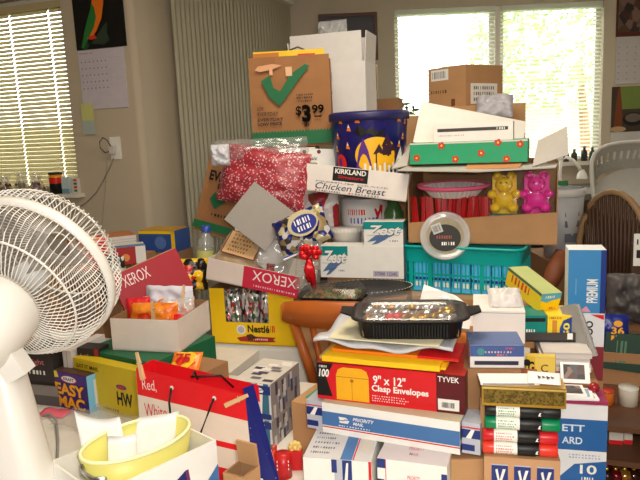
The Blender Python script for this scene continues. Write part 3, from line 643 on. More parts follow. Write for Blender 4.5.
tag(MB().box((.0, .0, 0), (wt_ - .01, dt_ - .01, ht_ - .016), mat((120, 90, 60), .6, .3, 60)).build('chocolate_layer', None, mt_ @ Matrix.Translation((.005, .005, .0035))), 'lower layer of chocolates hidden in the black tray', 'chocolates')['kind'] = 'stuff'

# ------------------------------------------------------------------ fan
Cr, Ci = at(33, 273, 1.2), at(2, 306, 1.11); ax = (Cr - Ci).normalized()
xv = Vector((0, 0, 1)).cross(ax).normalized(); yv = ax.cross(xv)
MF = Matrix(((xv.x, yv.x, ax.x, Cr.x), (xv.y, yv.y, ax.y, Cr.y), (xv.z, yv.z, ax.z, Cr.z), (0, 0, 0, 1)))
RF = .157; FANW = mat((236, 232, 224), .3, .02)
o = empty('table_fan', Matrix.Translation((at(8, 470, 1.0).x - .005, 1.02, ZT)), 'white table fan with wire grille seen from behind', 'fan'); 
bpy.context.view_layer.update(); OFm = o.matrix_world.inverted(); MFl = OFm @ MF
def grille(sgn, name, N):
    S = MB()
    prof = [(.062, -.098), (.085, -.100), (.115, -.092), (.142, -.070), (.157, -.038), (RF, -.004)] if sgn < 0 else [(.03, .098), (.08, .097), (.118, .090), (.145, .068), (RF + .002, .040), (RF + .004, .006)]
    for i in range(N):
        a = 2 * math.pi * i / N; tw = .22 if sgn < 0 else .1
        S.tube([(r_ * math.cos(a + tw * (1 - r_ / RF)), r_ * math.sin(a + tw * (1 - r_ / RF)), z) for r_, z in prof], .00125, FANW, 4)
    for r_, z in ((.062, -.098), (.13, -.082)) if sgn < 0 else ((.03, .098), (.118, .090)): S.tube([(r_ * math.cos(t * .1309), r_ * math.sin(t * .1309), z) for t in range(48)], .0022, FANW, 6, True)
    g = S.build(name, o); g.matrix_local = MFl; return g
grille(-1, 'rear_grille', 84); grille(1, 'front_grille', 84)
S = MB(); S.lathe([(RF - .002, -.010), (RF + .006, -.009), (RF + .007, 0), (RF + .006, .009), (RF - .002, .010), (RF - .003, 0), (RF - .002, -.010)], FANW, 72); S.build('grille_ring', o).matrix_local = MFl
S = MB(); BL = film('fan_blade', .24, .04, (.58, .56, .54))
for k in range(5):
    a0 = 2 * math.pi * k / 5; vs_ = []; n = 8
    for i in range(n + 1):
        r_ = .03 + (.14 - .03) * i / n
        for j in range(5):
            v = j / 4; a = a0 + (v - .5) * (.85 if i > 2 else .6); vs_.append((r_ * math.cos(a), r_ * math.sin(a), -.02 + (v - .5) * .035))
    S.add(vs_, [(i * 5 + j, i * 5 + j + 1, i * 5 + j + 6, i * 5 + j + 5) for i in range(n) for j in range(4)], BL, True)
S.lathe([(0, .02), (.03, .015), (.034, -.03), (0, -.032)], mat((200, 200, 200), .4), 20); S.build('blade_rotor', o).matrix_local = MFl
S = MB(); S.lathe([(0, -.088), (.066, -.09), (.072, -.105), (.074, -.15), (.068, -.20), (.045, -.235), (0, -.245)], FANW, 32); S.build('motor_housing', o).matrix_local = MFl
# neck and column, in place
pm = MF @ Vector((0, 0, -.15)); base = o.matrix_world.translation
a_ = pm - base
S = MB(); sec = [(Vector((a_.x + .005, a_.y + .0, a_.z - .05)), .030, .035), (Vector((a_.x + .012, a_.y, a_.z - .10)), .040, .042), (Vector((.012, 0, .20)), .052, .05), (Vector((.006, 0, .10)), .064, .06), (Vector((.0, 0, .05)), .085, .08), (Vector((0, 0, .035)), .105, .105)]
rings = [[c + Vector((wx * (abs(math.cos(t * .2618)) ** .6) * (1 if math.cos(t * .2618) > 0 else -1), wy * (abs(math.sin(t * .2618)) ** .6) * (1 if math.sin(t * .2618) > 0 else -1), 0)) for t in range(24)] for c, wx, wy in reversed(sec)]
loft(S, rings, FANW, True, True, True); S.build('pedestal', o)
MB().lathe([(0, 0), (.115, 0), (.12, .01), (.115, .034), (.05, .042), (0, .042)], FANW, 40).build('base', o)
S = MB(); T = Matrix.Translation((a_.x + .032, a_.y - .05, a_.z - .085)) @ Matrix.Rotation(R(90), 4, 'X'); S.lathe([(0, 0), (.006, 0), (.006, .01), (0, .011)], mat((120, 116, 110), .4, 0, 1, .5), 12, T); S.build('pivot_screw', o)
S = MB(); S.box((-.03, -.02, -.075), (.012, .02, .01), FANW, Matrix.Translation(a_ + Vector((.03, -.015, -.02))) @ Matrix.Rotation(R(-28), 4, 'Y')); S.build('tilt_bracket', o)
tag(MB().tube([atz(x, y, zz) for x, y, zz in ((42, 416, ZT + .01), (50, 414, ZT + .012), (56, 420, ZT + .01), (58, 440, ZT + .005), (57, 470, ZT + .005), (56, 520, ZT + .005))], .0035, mat((150, 146, 142), .5), 8).build('fan_cord'), 'grey fan lead running over the white table', 'cord')

# ------------------------------------------------------------------ left table, behind the fan
bks = [((30, 402), (60, 405), (30, 378), ZT, (86, 78, 80), 'grey dark book box lowest beside the fan column'), ]
def dbk(s, top):
    def f(mb, F, w, d, h):
        mb.rect(F['front'], 0, h * .1, w, h * .9, mat((52, 44, 46), .5)) if s else mb.rect(F['front'], 0, h * .5, w, h, mat((140, 134, 130), .5))
        if s: mb.text(F['front'], 'Right', w * .3, h * .55, w * .75, h * .75, mat((206, 120, 124), .5)); mb.bars(F['front'], w * .3, h * .3, w * .8, h * .42, WHITE, 5)
    return f
mB = LB((33, 404), (60, 407), (33, 362), ZT)
hb = mB[2]
bx('book', 'grey-banded dark box at the bottom by fan column', 'box', (mB[0] @ Matrix.Translation((-.04, 0, 0)), mB[1] + .04, hb * .48), .16, mat((92, 84, 86), .6), dbk(0, 0), 'dark boxes by the noodle box')
bx('book', 'dark box with pink lettering on top of the grey-banded one', 'box', (mB[0] @ Matrix.Translation((-.04, .004, hb * .48)), mB[1] + .03, hb * .8), .15, DARK, dbk(1, 0), 'dark boxes by the noodle box')
bx('catalogue', 'white spined catalogue upright between dark boxes', 'book', (mB[0] @ Matrix.Translation((mB[1] + .004, .03, 0)), .03, hb * 1.25), .16, mat((216, 208, 204), .6), lambda mb, F, w, d, h: mb.rect(F['front'], w * .42, 0, w * .5, h, GREYC))
bx('book', 'dark upright book with red corner behind the noodle box', 'book', (mB[0] @ Matrix.Translation((mB[1] + .04, .05, 0)), .075, hb * 1.28), .05, DARK, lambda mb, F, w, d, h: (mb.rect(F['front'], w * .8, 0, w, h, mat((150, 40, 44), .5)), mb.text(F['front'], 'Life', w * .15, h * .78, w * .7, h * .9, mat((160, 130, 130), .5))))
def deasy(mb, F, w, d, h):
    f = F['front']; NV = mat((44, 34, 110), .4); CH = mat((250, 176, 30), .45); mb.rect(f, 0, 0, w, h, NV); mb.rect(f, 0, h * .72, w, h, mat((70, 40, 130), .4), .0008)
    mb.poly(f, [(0, h), (0, h * .8), (w * .24, h * .84), (w * .2, h)], mat((240, 220, 40), .4), .001); mb.poly(f, [(0, 0), (0, h * .3), (w * .12, h * .1), (w * .14, 0)], mat((80, 180, 230), .4), .001)
    mb.disc(f, w * .52, h * .83, w * .22, RED, .0012, h * .10); mb.disc(f, w * .52, h * .83, w * .2, WHITE, .0015, h * .085); mb.text(f, 'KRAFT', w * .38, h * .79, w * .66, h * .87, mat((30, 50, 150), .4), .02, 0, .002)
    for t, v0, v1, u0, u1 in (('EASY', .38, .70, .12, .92), ('MAC', .03, .35, .16, .9)): mb.text(f, t, w * u0 - .001, h * v0 - .001, w * u1 + .002, h * v1 + .001, mat((120, 30, 20), .4), .06, 0, .0012); mb.text(f, t, w * u0, h * v0, w * u1, h * v1, CH, .04, 0, .0018)
    r = F['right']; mb.rect(r, 0, 0, d, h, mat((120, 190, 226), .45)); mb.rect(r, d * .3, h * .1, d * .72, h * .85, mat((214, 218, 224), .5), .001); mb.rect(r, d * .8, 0, d, h, NV, .001)
    mb.rect(F['top'], 0, 0, w, d, mat((84, 56, 44), .5))
m_, w_, h_ = LB((54, 405), (90, 414), (55, 369), ZT); bx('noodle_box', 'purple box of cheesy noodles with big orange letters', 'box', (m_, w_, h_), .075, mat((50, 40, 112), .4), deasy)
tag(MB().sheet(.09, .05, mat((238, 110, 130), .6), wav(2, .002), 8).build('pink_slip', None, TR(atz(36, 416, ZT + .001), -18)), 'pink paper slip lying in front of the dark boxes', 'paper')
tag(MB().sheet(.30, .14, CLEAR, wav(3, .006), 16).build('plastic_sheet', None, TR(atz(50, 428, ZT + .003), -16)), 'clear crumpled plastic film on table before the noodle box', 'plastic film')
S = MB(); q0, q1 = atz(81, 427, ZT + .012), atz(101, 428, ZT + .012); dv = q1 - q0
tag(S.tube([q0 + dv * (t / 40) + Vector((0, .009 * math.cos(t * .9), .009 * math.sin(t * .9))) for t in range(41)], .003, mat((110, 50, 34), .5), 6).build('coiled_cord'), 'brown coiled cord lying by the white tissue sheets', 'cord')
def dyel(mb, F, w, d, h):
    f = F['front']; mb.text(f, 'EAT IT MAIL', w * .06, h * .82, w * .42, h * .90, mat((60, 50, 20), .5)); mb.text(f, 'HW', w * .68, h * .22, w * .92, h * .5, BLACK, .03); mb.disc(f, w * .76, h * .6, w * .08, mat((60, 50, 120), .5), .0012, h * .05); mb.disc(f, w * .76, h * .6, w * .06, mat((190, 50, 60), .5), .0016, h * .035); mb.bars(f, w * .45, h * .06, w * .7, h * .11, mat((90, 76, 20), .5), 7)
ly = LB((78, 404), (140, 421), (79, 357), ZT)
bx('mustard_carton', 'mustard yellow carton with black letters behind the noodle box', 'box', ly, .035, mat((206, 178, 28), .5), dyel)
# green box and tray on it
zg = ZT + ly[2] + .012
bx('green_box', 'dark green flat box under the white tray', 'box', (ly[0] @ Matrix.Translation((.0, .04, 0)), .285, zg - ZT), .26, mat((20, 96, 62), .5), lambda mb, F, w, d, h: mb.rect(F['front'], w * .42, 0, w * .6, h * .72, CARD2))
mq = ly[0] @ Matrix.Translation((.29, .05, 0)); bx('brown_carton', 'plain brown carton right of the green box', 'box', (mq, .10, .115), .18, CARD2)
lt2 = LB((113, 350), (181, 352), (115, 318), zg + .001); MTy = Matrix.Translation(lt2[0].translation) @ Matrix.Rotation(R(-14), 4, 'Z')
openbox('cardboard_tray', 'open white cardboard tray of snack bags with clothespins', 'tray', (MTy, lt2[1], lt2[2]), .22, mat((226, 214, 204), .7), CARDIN)
wy, hy = lt2[1], lt2[2]; loc = lambda x, y, z, *r: MTy @ TR((x, y, z), *r)
ORB = mat((226, 120, 30), .35, .25, 30)
bag('snack_bag', 'orange and red snack bag at front of white tray', 'bag', loc(.10, .06, .01, 5, -15), .15, .115, .06, mixmat('snack_orange', [(230, 120, 30), (236, 140, 40), (214, 60, 30), (226, 110, 30)], 25, .3), 3, .12)
bag('snack_bag', 'red snack bag in left end of the white tray', 'bag', loc(.035, .10, .01, 20, -8), .07, .12, .05, RED, 4, .12)
bag('snack_bag', 'flat orange pouch lying behind the tall clothespin', 'bag', loc(.13, .14, .06, 12, -40), .12, .07, .025, ORB, 5, .1)
bag('clear_bag', 'clear twisted plastic bag right in the white tray', 'bag', loc(.17, .10, .02, 30, -20), .10, .11, .06, HAZY, 6, .2)
bag('snack_bag', 'white crumpled bag at back of the white tray', 'bag', loc(.10, .185, .02, 0, 0), .16, .13, .05, mat((214, 214, 226), .5, .1, 20), 7, .2)
bag('snack_bag', 'small red bag in right corner of the white tray', 'bag', loc(.165, .05, .03, -20, -30), .05, .07, .03, RED, 8, .15)
PIN = mat((226, 186, 136), .6)
def pin(M, label):
    o = empty('clothespin', M @ Matrix.Scale(.8, 4), label, 'clothespin', 'wooden clothespins')
    for s_ in (-1, 1): MB().prism([(-.0055, 0), (.0055, 0), (.005, .05), (.0042, .075), (-.0042, .075), (-.005, .05)], .004, PIN, Matrix.Translation((0, -.002 + s_ * .0035, 0)) @ Matrix.Rotation(R(s_ * 3), 4, 'X')).build('jaw', o)
    MB().tube([(-.006, -.005, .045), (-.006, .006, .045), (.006, .006, .045), (.006, -.005, .045)], .0014, SILVER, 5).build('spring', o)
q = MTy.inverted() @ at(149, 316, 1.9)
pin(loc(.125, .026, .085, 0, 4, 3), 'wooden clothespin clipped on orange bag in white tray, nearer one'); pin(loc(.165, .135, .105, 10, -6, 8), 'wooden clothespin standing on flat pouch in white tray, farther one')
# leaning red lid
m_, w_, h_ = TB((129, 318), (194, 287), (126, 270), 2.12, 2.22, .04)
def dlid(mb, F, w, d, h):
    mb.text(F['front'], 'XEROX', w * .13, h * .64, w * .52, h * .9, mat((250, 220, 220), .5), .0); mb.rect(F['front'], w * .32, h * .25, w * .5, h * .28, mat((240, 190, 190), .5)); mb.disc(F['front'], w * .3, h * .265, .004, WHITE)
o = openbox('box_lid', 'deep red carton lid leaning up behind the white tray', 'lid', (m_, w_, h_), .07, mat((170, 16, 36), .5), CARDIN, dlid, floor=True, fm=None)
mm_ = m_ @ Matrix.Translation((0, 0, h_)); MB().box((.001, .002, 0), (w_ - .001, .068, .003), CARD).build('folded_top', o, mm_).parent = o
bpy.context.view_layer.update(); o.children[0].matrix_parent_inverse = o.matrix_world.inverted()
bag('candy_bag', 'yellow and black patterned candy bag between lid and yellow box', 'bag', TR(at(192, 290, 2.33), 0, -20), .12, .12, .06, mixmat('candy_yellow', [(240, 190, 30), (30, 24, 22), (90, 140, 60), (244, 206, 60), (200, 40, 30), (30, 24, 22)], 36, .3), 9, .15)
o = bag('candy_bag', 'orange candy packet lying right of the red gift bag rim', 'bag', mq @ TR((.055, .04, .117), 24, -55), .085, .075, .02, mixmat('candy_orange', [(240, 120, 30), (244, 190, 40), (216, 50, 30), (240, 130, 30)], 40, .3), 10, .08, lambda mb: mb.text(lambda u, v, l=0: (u, -.0125 - l, v), '75', -.03, .03, .015, .06, mat((190, 20, 30), .4), .03))
# magazines carton etc by the wall
def far(lab): pass
q = at(90, 262, 2.35)
ls = TB((110, 262), (138, 256), (111, 240), 2.35, 2.62, 0.0)
m_, w_, h_ = TB((87, 266), (112, 262), (92, 240), 2.42, 2.34, .0)
SUPZ = .92
tag(MB().box((-.16, -.02, 0), (.22, .25, 1.02), CARD2).build('moving_carton', None, TR((-1.02, 2.62, 0), -20)), 'tall plain brown carton in the corner below the magazine box', 'box')
bx('magazine_box', 'white-sided box with orange top in front of the left wall', 'box', (TR((-.98, 2.60, 1.021), -20 + 46), .22, .085), .16, mat((214, 206, 200), .7), lambda mb, F, w, d, h: (mb.rect(F['top'], 0, 0, w, d, mat((196, 120, 60), .6)), mb.rect(F['left'], 0, 0, d, h, mat((220, 90, 60), .5)), [mb.rect(F['front'], 0, h * (.1 + .12 * i), w, h * (.12 + .12 * i), GREYC) for i in range(7)]))
bx('snack_box', 'blue and yellow box nearest the corner behind the red lid', 'box', (TR(at(140, 252, 2.95), -18), .19, .10), .14, mat((50, 80, 150), .5), lambda mb, F, w, d, h: (mb.rect(F['front'], 0, h * .86, w, h, YELL), mb.rect(F['front'], w * .9, 0, w, h, YELL), mb.rect(F['top'], 0, 0, w, d, mat((210, 160, 60), .6)), mb.disc(F['front'], w * .6, h * .45, h * .3, mat((90, 120, 180), .5))))
tag(MB().box((.03, -.0, 0), (.22, .16, at(140, 252, 2.95).z - .001), CARD2).build('moving_carton', None, TR((at(140, 252, 2.95).x - .03, 2.96, 0), -18)), 'plain carton hidden beneath the blue and yellow box', 'box')
bx('card_box', 'red fronted white box with blue lid by the magazine box', 'box', (TR(at(113, 266, 2.5), 20), .13, .07), .11, mat((228, 224, 220), .6), lambda mb, F, w, d, h: (mb.rect(F['front'], 0, 0, w * .7, h, mat((170, 40, 40), .5)), mb.disc(F['front'], w * .4, h * .4, h * .22, mat((224, 140, 70), .5)), mb.rect(F['top'], 0, 0, w, d * .5, mat((90, 130, 180), .5))))
bag('snack_bag', 'red and orange snack bag seen through the fan grille', 'bag', TR(at(90, 272, 2.3), 0), .14, .13, .07, mixmat('snack_red', [(220, 60, 40), (240, 130, 50), (230, 220, 210), (200, 30, 40)], 30, .35), 12, .15)
bag('snack_bag', 'dark checkered snack bag between fan rim and red lid', 'bag', TR(at(116, 296, 2.28), -20), .10, .15, .06, mixmat('snack_check', [(40, 40, 40), (200, 196, 190), (70, 80, 70), (30, 30, 30)], 44, .4), 13, .1)
tag(MB().box((-.36, 0, 0), (-.12, .28, .30), CARD2).build('moving_carton', None, TR((-.86, 2.16, ZT), -20)), 'brown carton on left table seen through lower fan grille', 'box')
tag(MB().box((0, 0, 0), (.22, .10, at(129, 318, 2.12).z - ZT - .03), CARD2).build('moving_carton', None, TR((at(129, 318, 2.12).x, 2.115, ZT + .0), 24)), 'carton propping the deep red lid behind white tray', 'box')

# ------------------------------------------------------------------ red and white gift bag
TL, TRr = at(136, 368, 1.32), at(245, 395, 1.21)
xb = (TRr - TL); xb.z = 0; Wb = xb.length; xb.normalize(); hB_ = (TL.z + TRr.z) / 2 - ZT
dz = (TRr.z - TL.z)
MBg = frame3(Vector((TL.x, TL.y, ZT)), xb, Vector((0, 0, 1))); 
o = empty('gift_bag', MBg, 'striped red and white paper gift bag with black cord handles', 'gift bag'); dp_ = .055
h0, h1 = TL.z - ZT, TRr.z - ZT; sp = .02
f = MB(); CRM = mat((232, 216, 198), .5); BRED = mat((226, 24, 34), .4); W_ = Wb
def bq(u0, v0, u1, v1, m, y=0.0):
    P = lambda u, v: ((u - .5) * (W_ + sp * (1 - v)) + W_ / 2, y * (1 - 0), v * (h0 + (h1 - h0) * u))
    f.add([P(u0, v0), P(u1, v0), P(u1, v1), P(u0, v1)], [(0, 1, 2, 3)], m)
for v0, v1, m in ((0, .12, CRM), (.12, .32, BRED), (.32, .50, CRM), (.50, .55, BRED), (.55, .78, CRM), (.78, 1.0, BRED)): bq(0, v0, 1, v1, m)
FB = lambda u, v, l=0: (u, -l, v)
f.text(FB, 'Red,', W_ * .05, h0 * .82, W_ * .19, h0 * .92, mat((244, 220, 210), .4), .0); f.text(FB, 'White', W_ * .05, h0 * .61, W_ * .27, h0 * .72, mat((206, 60, 60), .5), .0)
for u in (.34, .73): f.disc(FB, W_ * u, (h0 + (h1 - h0) * u) * .91, .0045, WHITE, .001)
f.build('front_panel', o)
f = MB(); [bq(0, v0, 1, v1, m, dp_) for v0, v1, m in ((0, .85, CRM), (.85, 1.0, BRED))]; 
f2 = f; f2.add([(0, dp_ - .001, h0 * .85), (W_ - .006, dp_ - .001, h1 * .85), (W_ - .012, dp_ - .001, h1), (0, dp_ - .001, h0)], [(0, 1, 2, 3)], BRED); f2.build('back_panel', o)
f = MB(); FBl = mat((20, 30, 110), .4)
xr = lambda v: W_ + sp / 2 * (1 - v)
f.add([(xr(0), 0, 0), (xr(0) + .0, dp_, 0), (xr(1) - .012, dp_, h1), (xr(1), 0, h1), (xr(0) + .055, dp_ / 2, 0), (xr(1) - .022, dp_ / 2, h1)], [(0, 4, 5, 3), (4, 1, 2, 5)], FBl)
FS = lambda u, v, l=0: (xr(v / h1) + (.055 * (1 - v / h1) - .022 * v / h1) * min(1, u / (dp_ / 2)) + l + .002, u - l, v)
for u, v in ((.013, .70), (.015, .46), (.016, .26), (.018, .08)): f.star(FS, u, v * h1, .013, WHITE, .2, .002)
f.build('gusset', o)
f = MB(); f.add([(-sp / 2, dp_, 0), (-sp / 2, 0, 0), (0, 0, h0), (0, dp_, h0)], [(0, 1, 2, 3)], BRED); f.add([(0, 0, .002), (W_, 0, .002), (W_, dp_, .002), (0, dp_, .002)], [(0, 1, 2, 3)], CRM); f.build('gusset', o)
hv = lambda u, v: (h0 + (h1 - h0) * u) * v
MB().tube([(W_ * .34, -.003, hv(.34, .91)), (W_ * .335, -.012, hv(.34, .80)), (W_ * .35, -.016, hv(.34, .62)), (W_ * .42, -.016, hv(.4, .50)), (W_ * .52, -.016, hv(.5, .50)), (W_ * .62, -.015, hv(.6, .62)), (W_ * .70, -.01, hv(.7, .82)), (W_ * .73, -.003, hv(.73, .91))], .0022, BLACK, 6).build('cord_handle', o)
MB().tube([(W_ * .45, dp_ - .004, hv(.45, .93)), (W_ * .47, dp_ - .02, hv(.45, 1.02)), (W_ * .52, dp_ - .05, hv(.5, 1.03)), (W_ * .62, dp_ - .05, hv(.62, 1.06)), (W_ * .74, dp_ - .03, hv(.7, 1.06)), (W_ * .78, dp_ - .004, hv(.75, .93))], .0022, BLACK, 6).build('cord_handle', o)
pin(MBg @ TR((W_ * .075, -.004, h0 * .92), 0, -4, -14), 'wooden clothespin clipped upright on left corner of gift bag'); pin(MBg @ TR((W_ * .84, -.006, h1 * .90), 0, 0, 62), 'wooden clothespin lying slanted over right corner of gift bag')

# ------------------------------------------------------------------ near left: pail, papers, mail carton
zr = .950; ea, eb = atz(100, 494, zr), atz(216, 440, zr); ev = (eb - ea); ev.z = 0; ev.normalize(); yw = math.atan2(ev.y, ev.x); LC = .235; ea = eb - ev * LC
mcb = Matrix.Translation((ea.x, ea.y, ZT)) @ Matrix.Rotation(yw, 4, 'Z'); hc_ = zr - ZT
def dcart(mb, F, w, d, h):
    f = F['front']; dc = mb; dc.poly(f, [(w * .60, 0), (w * .60, h * .80), (w * .70, h * .86), (w * .78, 0)], NAVY); dc.poly(f, [(w * .70, h * .86), (w * .725, h * .86), (w * .805, 0), (w * .78, 0)], mat((120, 40, 90), .4), .0011); dc.poly(f, [(w * .84, h * .3), (w * .84, h * .62), (w, h * .78), (w, h * .42)], STEEL); eagle(dc, f, w * .62, h * .5, w * .09)
openbox('mailing_carton', 'open white postal carton holding the yellow pail', 'box', (mcb, LC, hc_), .17, WHITE, OFFW, dcart)
o = empty('oval_pail', mcb @ Matrix.Translation((LC * .53, .085, .0045)), 'pale yellow oval plastic pail with wire bail at bottom left', 'bucket')
YP = mat((240, 232, 130), .4, .02, 10, trans=.2); S = MB(); S.lathe([(.0, .003), (.086, .003), (.095, .17), (.106, .226), (.100, .226), (.09, .17), (.08, .01)], YP, 48, None, 1, .66); S.build('pail_body', o)
MB().tube([(.103 * math.cos(t * .131), .068 * math.sin(t * .131), .227) for t in range(48)], .0035, mat((250, 246, 190), .35), 6, True).build('rim', o)
MB().tube([(-.106, 0, .219), (-.113, -.02, .215), (-.112, -.05, .215), (-.10, -.07, .217)], .004, SILVER, 6).build('bail', o)
for i, (u, v, a, wd_, hh, lb_) in enumerate(((-.022, .03, -12, .075, .242, 'white paper with pointed corner standing in the yellow pail, left one'), (.014, .034, 26, .075, .222, 'white paper sheet tilted to the right in the yellow pail'), (-.04, -.005, 6, .05, .225, 'low crumpled white paper at left rim of the yellow pail'))):
    M = mcb @ Matrix.Translation((LC * .5 + u, .085 + v, .014)) @ TR((0, 0, 0), -30, -6, a * .5)
    tag(MB().sheet(.085, hh, PAPER, lambda x, y: (x * wd_ - wd_ / 2, .005 * math.sin(x * 5 + i) + .012 * y * y, y * hh + (.03 * (1 - x) ** 3 if i == 0 else (.02 * x if i == 1 else 0)) * (y > .9)), 12).build('paper_sheet', None, M), lb_, 'paper', 'white papers in the yellow pail')
m_ = TR((at(222, 470, 1.08).x + .005, 1.06, ZT), -30); o = openbox('kraft_carton', 'open brown carton with raised flap beside starred gusset', 'box', (m_, .045, .17), .05, CARD, CARDIN)
MB().box((0, 0, 0), (.044, .004, .045), CARD).build('flap', o).matrix_local = TR((.0005, .046, .168), 0, 6)

# ------------------------------------------------------------------ postal box stack by the gift bag
lp = LB((247, 446), (281, 449), (247, 424), ZT); MP = Matrix.Translation(atz(273, 449, ZT)) @ Matrix.Rotation(R(-24), 4, 'Z')
hp = at(284, 385, MP.translation.y).z - ZT; wp = .105
def dst(mb, F, w, d, h):
    f = F['front']; mb.rect(f, 0, 0, w, h, mat((210, 214, 220), .5)); tq = mat((56, 110, 136), .5); mb.rect(f, w * .1, 0, w * .5, h, tq, .0008); mb.rect(f, w * .62, 0, w * .95, h, tq, .0008); mb.poly(f, [(w * .56, 0), (w * .66, h), (w * .82, h), (w * .74, 0)], WHITE, .0011)
    mb.rect(f, w * .5, h * .70, w, h * .95, DENIM, .0014); eagle(mb, f, w * .62, h * .74, w * .2, WHITE, .0018); mb.rect(f, w * .5, h * .02, w, h * .16, DENIM, .0014)
    r = F['right']; mb.rect(r, 0, 0, d, h, mat((150, 140, 136), .6))
    rnd = random.Random(3)
    for i in range(16): u, v = rnd.uniform(0, d * .9), rnd.uniform(0, h * .62); mb.rect(r, u, v, u + d * .08, v + h * .36, rnd.choice([mat((60, 56, 76), .5), mat((206, 200, 196), .5), mat((90, 96, 130), .5)]), .0008 + i * .00005)
    t = F['top']; mb.rect(t, 0, 0, w, d, mat((206, 198, 186), .6))
    for i in range(14): u, v = rnd.uniform(w * .1, w * .72), rnd.uniform(0, d * .85); mb.rect(t, u, v, u + w * .26, v + d * .09, rnd.choice([mat((70, 66, 84), .5), mat((110, 104, 110), .5), mat((226, 220, 214), .5)]), .0008 + i * .00005)
bx('mailing_box', 'blue and teal striped postal box, lower of two by gift bag', 'box', (MP @ Matrix.Translation((-wp, 0, 0)), wp, hp * .44), .165, OFFW, dst, 'striped postal boxes')
bx('mailing_box', 'blue and teal striped postal box, upper of two by gift bag', 'box', (MP @ Matrix.Translation((-wp, .004, hp * .44 + .0005)), wp, hp * .56), .16, OFFW, dst, 'striped postal boxes')
# small things in the gap
bx('kraft_box', 'plain tan box with green sticker in the dark gap', 'box', (TR(atz(294, 452, ZT), -30), .09, .13), .16, CARD, lambda mb, F, w, d, h: mb.rect(F['top'], w * .2, d * .2, w * .8, d * .55, mat((70, 150, 100), .6)))
q = atz(284, 476, ZT); o = empty('candy_tin', TR((q.x, q.y, ZT), 0), 'small red tin with striped label at bottom of the gap', 'tin'); S = MB(); S.lathe([(0, 0), (.019, 0), (.019, .055), (.0, .055)], mat((196, 30, 34), .35), 20); S.build('body', o)
S = MB(); F = curveF(0, 0, .019); [S.rect(F, -.014, .022 + i * .009, .014, .027 + i * .009, WHITE, .001) for i in range(3)]; S.build('striped_label', o)
S = MB(); q = atz(296, 470, ZT) + Vector((0, 0, .03)); BOW = mat((236, 206, 120), .3)
o = empty('gift_box', TR((q.x, q.y + .01, ZT), 0), 'tiny red present topped by gold bow in the gap', 'present'); MB().box((-.016, -.012, 0), (.016, .02, .045), RED).build('box_body', o)
for k in range(8): S.ball((.010 * math.cos(k * .785), -.002, .052 + .010 * math.sin(k * .785)), (.007, .004, .007), BOW, 8)
S.ball((0, -.006, .052), .006, BOW, 8); S.build('bow', o)
bag('candy_bag', 'bag of red and green candies at foot of starred gusset', 'bag', TR(atz(262, 478, ZT + .0), 0, -25), .07, .07, .03, mixmat('candy_xmas', [(190, 40, 36), (60, 90, 60), (80, 50, 40), (210, 90, 60)], 60, .3), 15, .12)
# ------------------------------------------------------------------ back table: sweets, lids, bags
Z2 = ZT + .006
ln = LB((213, 343), (296, 347), (209, 288), Z2); wn, hn = ln[1], ln[2]; dn = .19
def dnes(mb, F, w, d, h):
    f = F['front']; mb.text(f, 'Nestlé', w * .44, h * .225, w * .70, h * .36, BLACK, .03); mb.disc(f, w * .36, h * .27, .018, WHITE, .001); mb.disc(f, w * .36, h * .27, .013, mat((190, 190, 196), .5), .0014); mb.bars(f, w * .71, h * .24, w * .77, h * .36, RED, 3)
    mb.poly(f, [(w * .30, h * .12), (w * .42, h * .16), (w * .77, h * .15), (w * .74, h * .11), (w * .77, h * .07), (w * .55, h * .05), (w * .34, h * .06)], mat((170, 40, 40), .5)); mb.bars(f, w * .5, h * .09, w * .68, h * .12, WHITE, 8)
    mb.poly(f, [(w * .42, h * .18), (w * .48, h * .20), (w * .56, h * .13), (w * .44, h * .07)], mat((80, 40, 26), .5), .0014)
fr = [[(0, 0), (wn, 0), (wn, hn * .40), (0, hn * .40)], [(0, hn * .40), (wn * .18, hn * .40), (wn * .18, hn), (0, hn)], [(wn * .70, hn * .40), (wn, hn * .40), (wn, hn), (wn * .70, hn)]]
openbox('candy_case', 'bright yellow display case of candy beneath upside-down lettered lid', 'box', ln, dn, mat((250, 204, 24), .45), CARDIN, dnes, front=fr)
SW = mixmat('candy_wraps', [(230, 210, 214), (60, 52, 48), (226, 222, 210), (150, 150, 156), (190, 60, 50), (120, 110, 90), (230, 230, 232), (70, 120, 70)], 110, .2, .35, (1, 1, .5), .3)
for i in range(3):
    bag('candy_bag', f'clear bag of wrapped sweets in yellow case window, {("left", "middle", "right")[i]} one', 'bag', ln[0] @ TR((wn * (.28 + .17 * i), .045 + .01 * i, .01), 0, 0, -8 + 6 * i), wn * .22, hn * .90, .06, SW, 20 + i, .12, None, 'candy bags in the yellow case')
# lettered lid on top
lx = TB((206, 279), (298, 299), (203, 257), 2.26, 2.16); 
def dlx(mb, F, w, d, h):
    f = F['front']; mb.rect(f, w * .40, 0, w, h, XRED); mb.text(f, 'XEROX', w * .50, h * .42, w * .97, h * .88, mat((250, 236, 236), .5), .0, 0, .0014, True); mb.bars(f, w * .52, h * .14, w * .97, h * .22, mat((240, 190, 200), .5), 18)
openbox('box_lid', 'white carton lid with upside-down red lettering on yellow case', 'lid', lx, .22, mat((228, 214, 206), .6), OFFW, dlx)
LX = lambda x, y, z, *r: lx[0] @ TR((x, y, z), *r)
o = empty('bread_bag', LX(.085, .035, .02, 8, -52, 8), 'clear bag with tan paper label lying in lettered lid', 'bag')
MB().pillow(.18, .19, .11, mat((176, 150, 116), .4, .12, 16), 31, .06).build('bag_body', o)
mb = MB(); F = lambda u, v, l=0: (u, -.064 - l, v); mb.rect(F, -.06, .045, .07, .155, mat((120, 40, 30), .5)); mb.rect(F, -.056, .049, .066, .151, mat((214, 176, 124), .6), .001)
for i in range(5): mb.bars(F, -.04, .06 + i * .018, .03 + .006 * i, .069 + i * .018, mat((150, 96, 60), .6), 7, i, .0016)
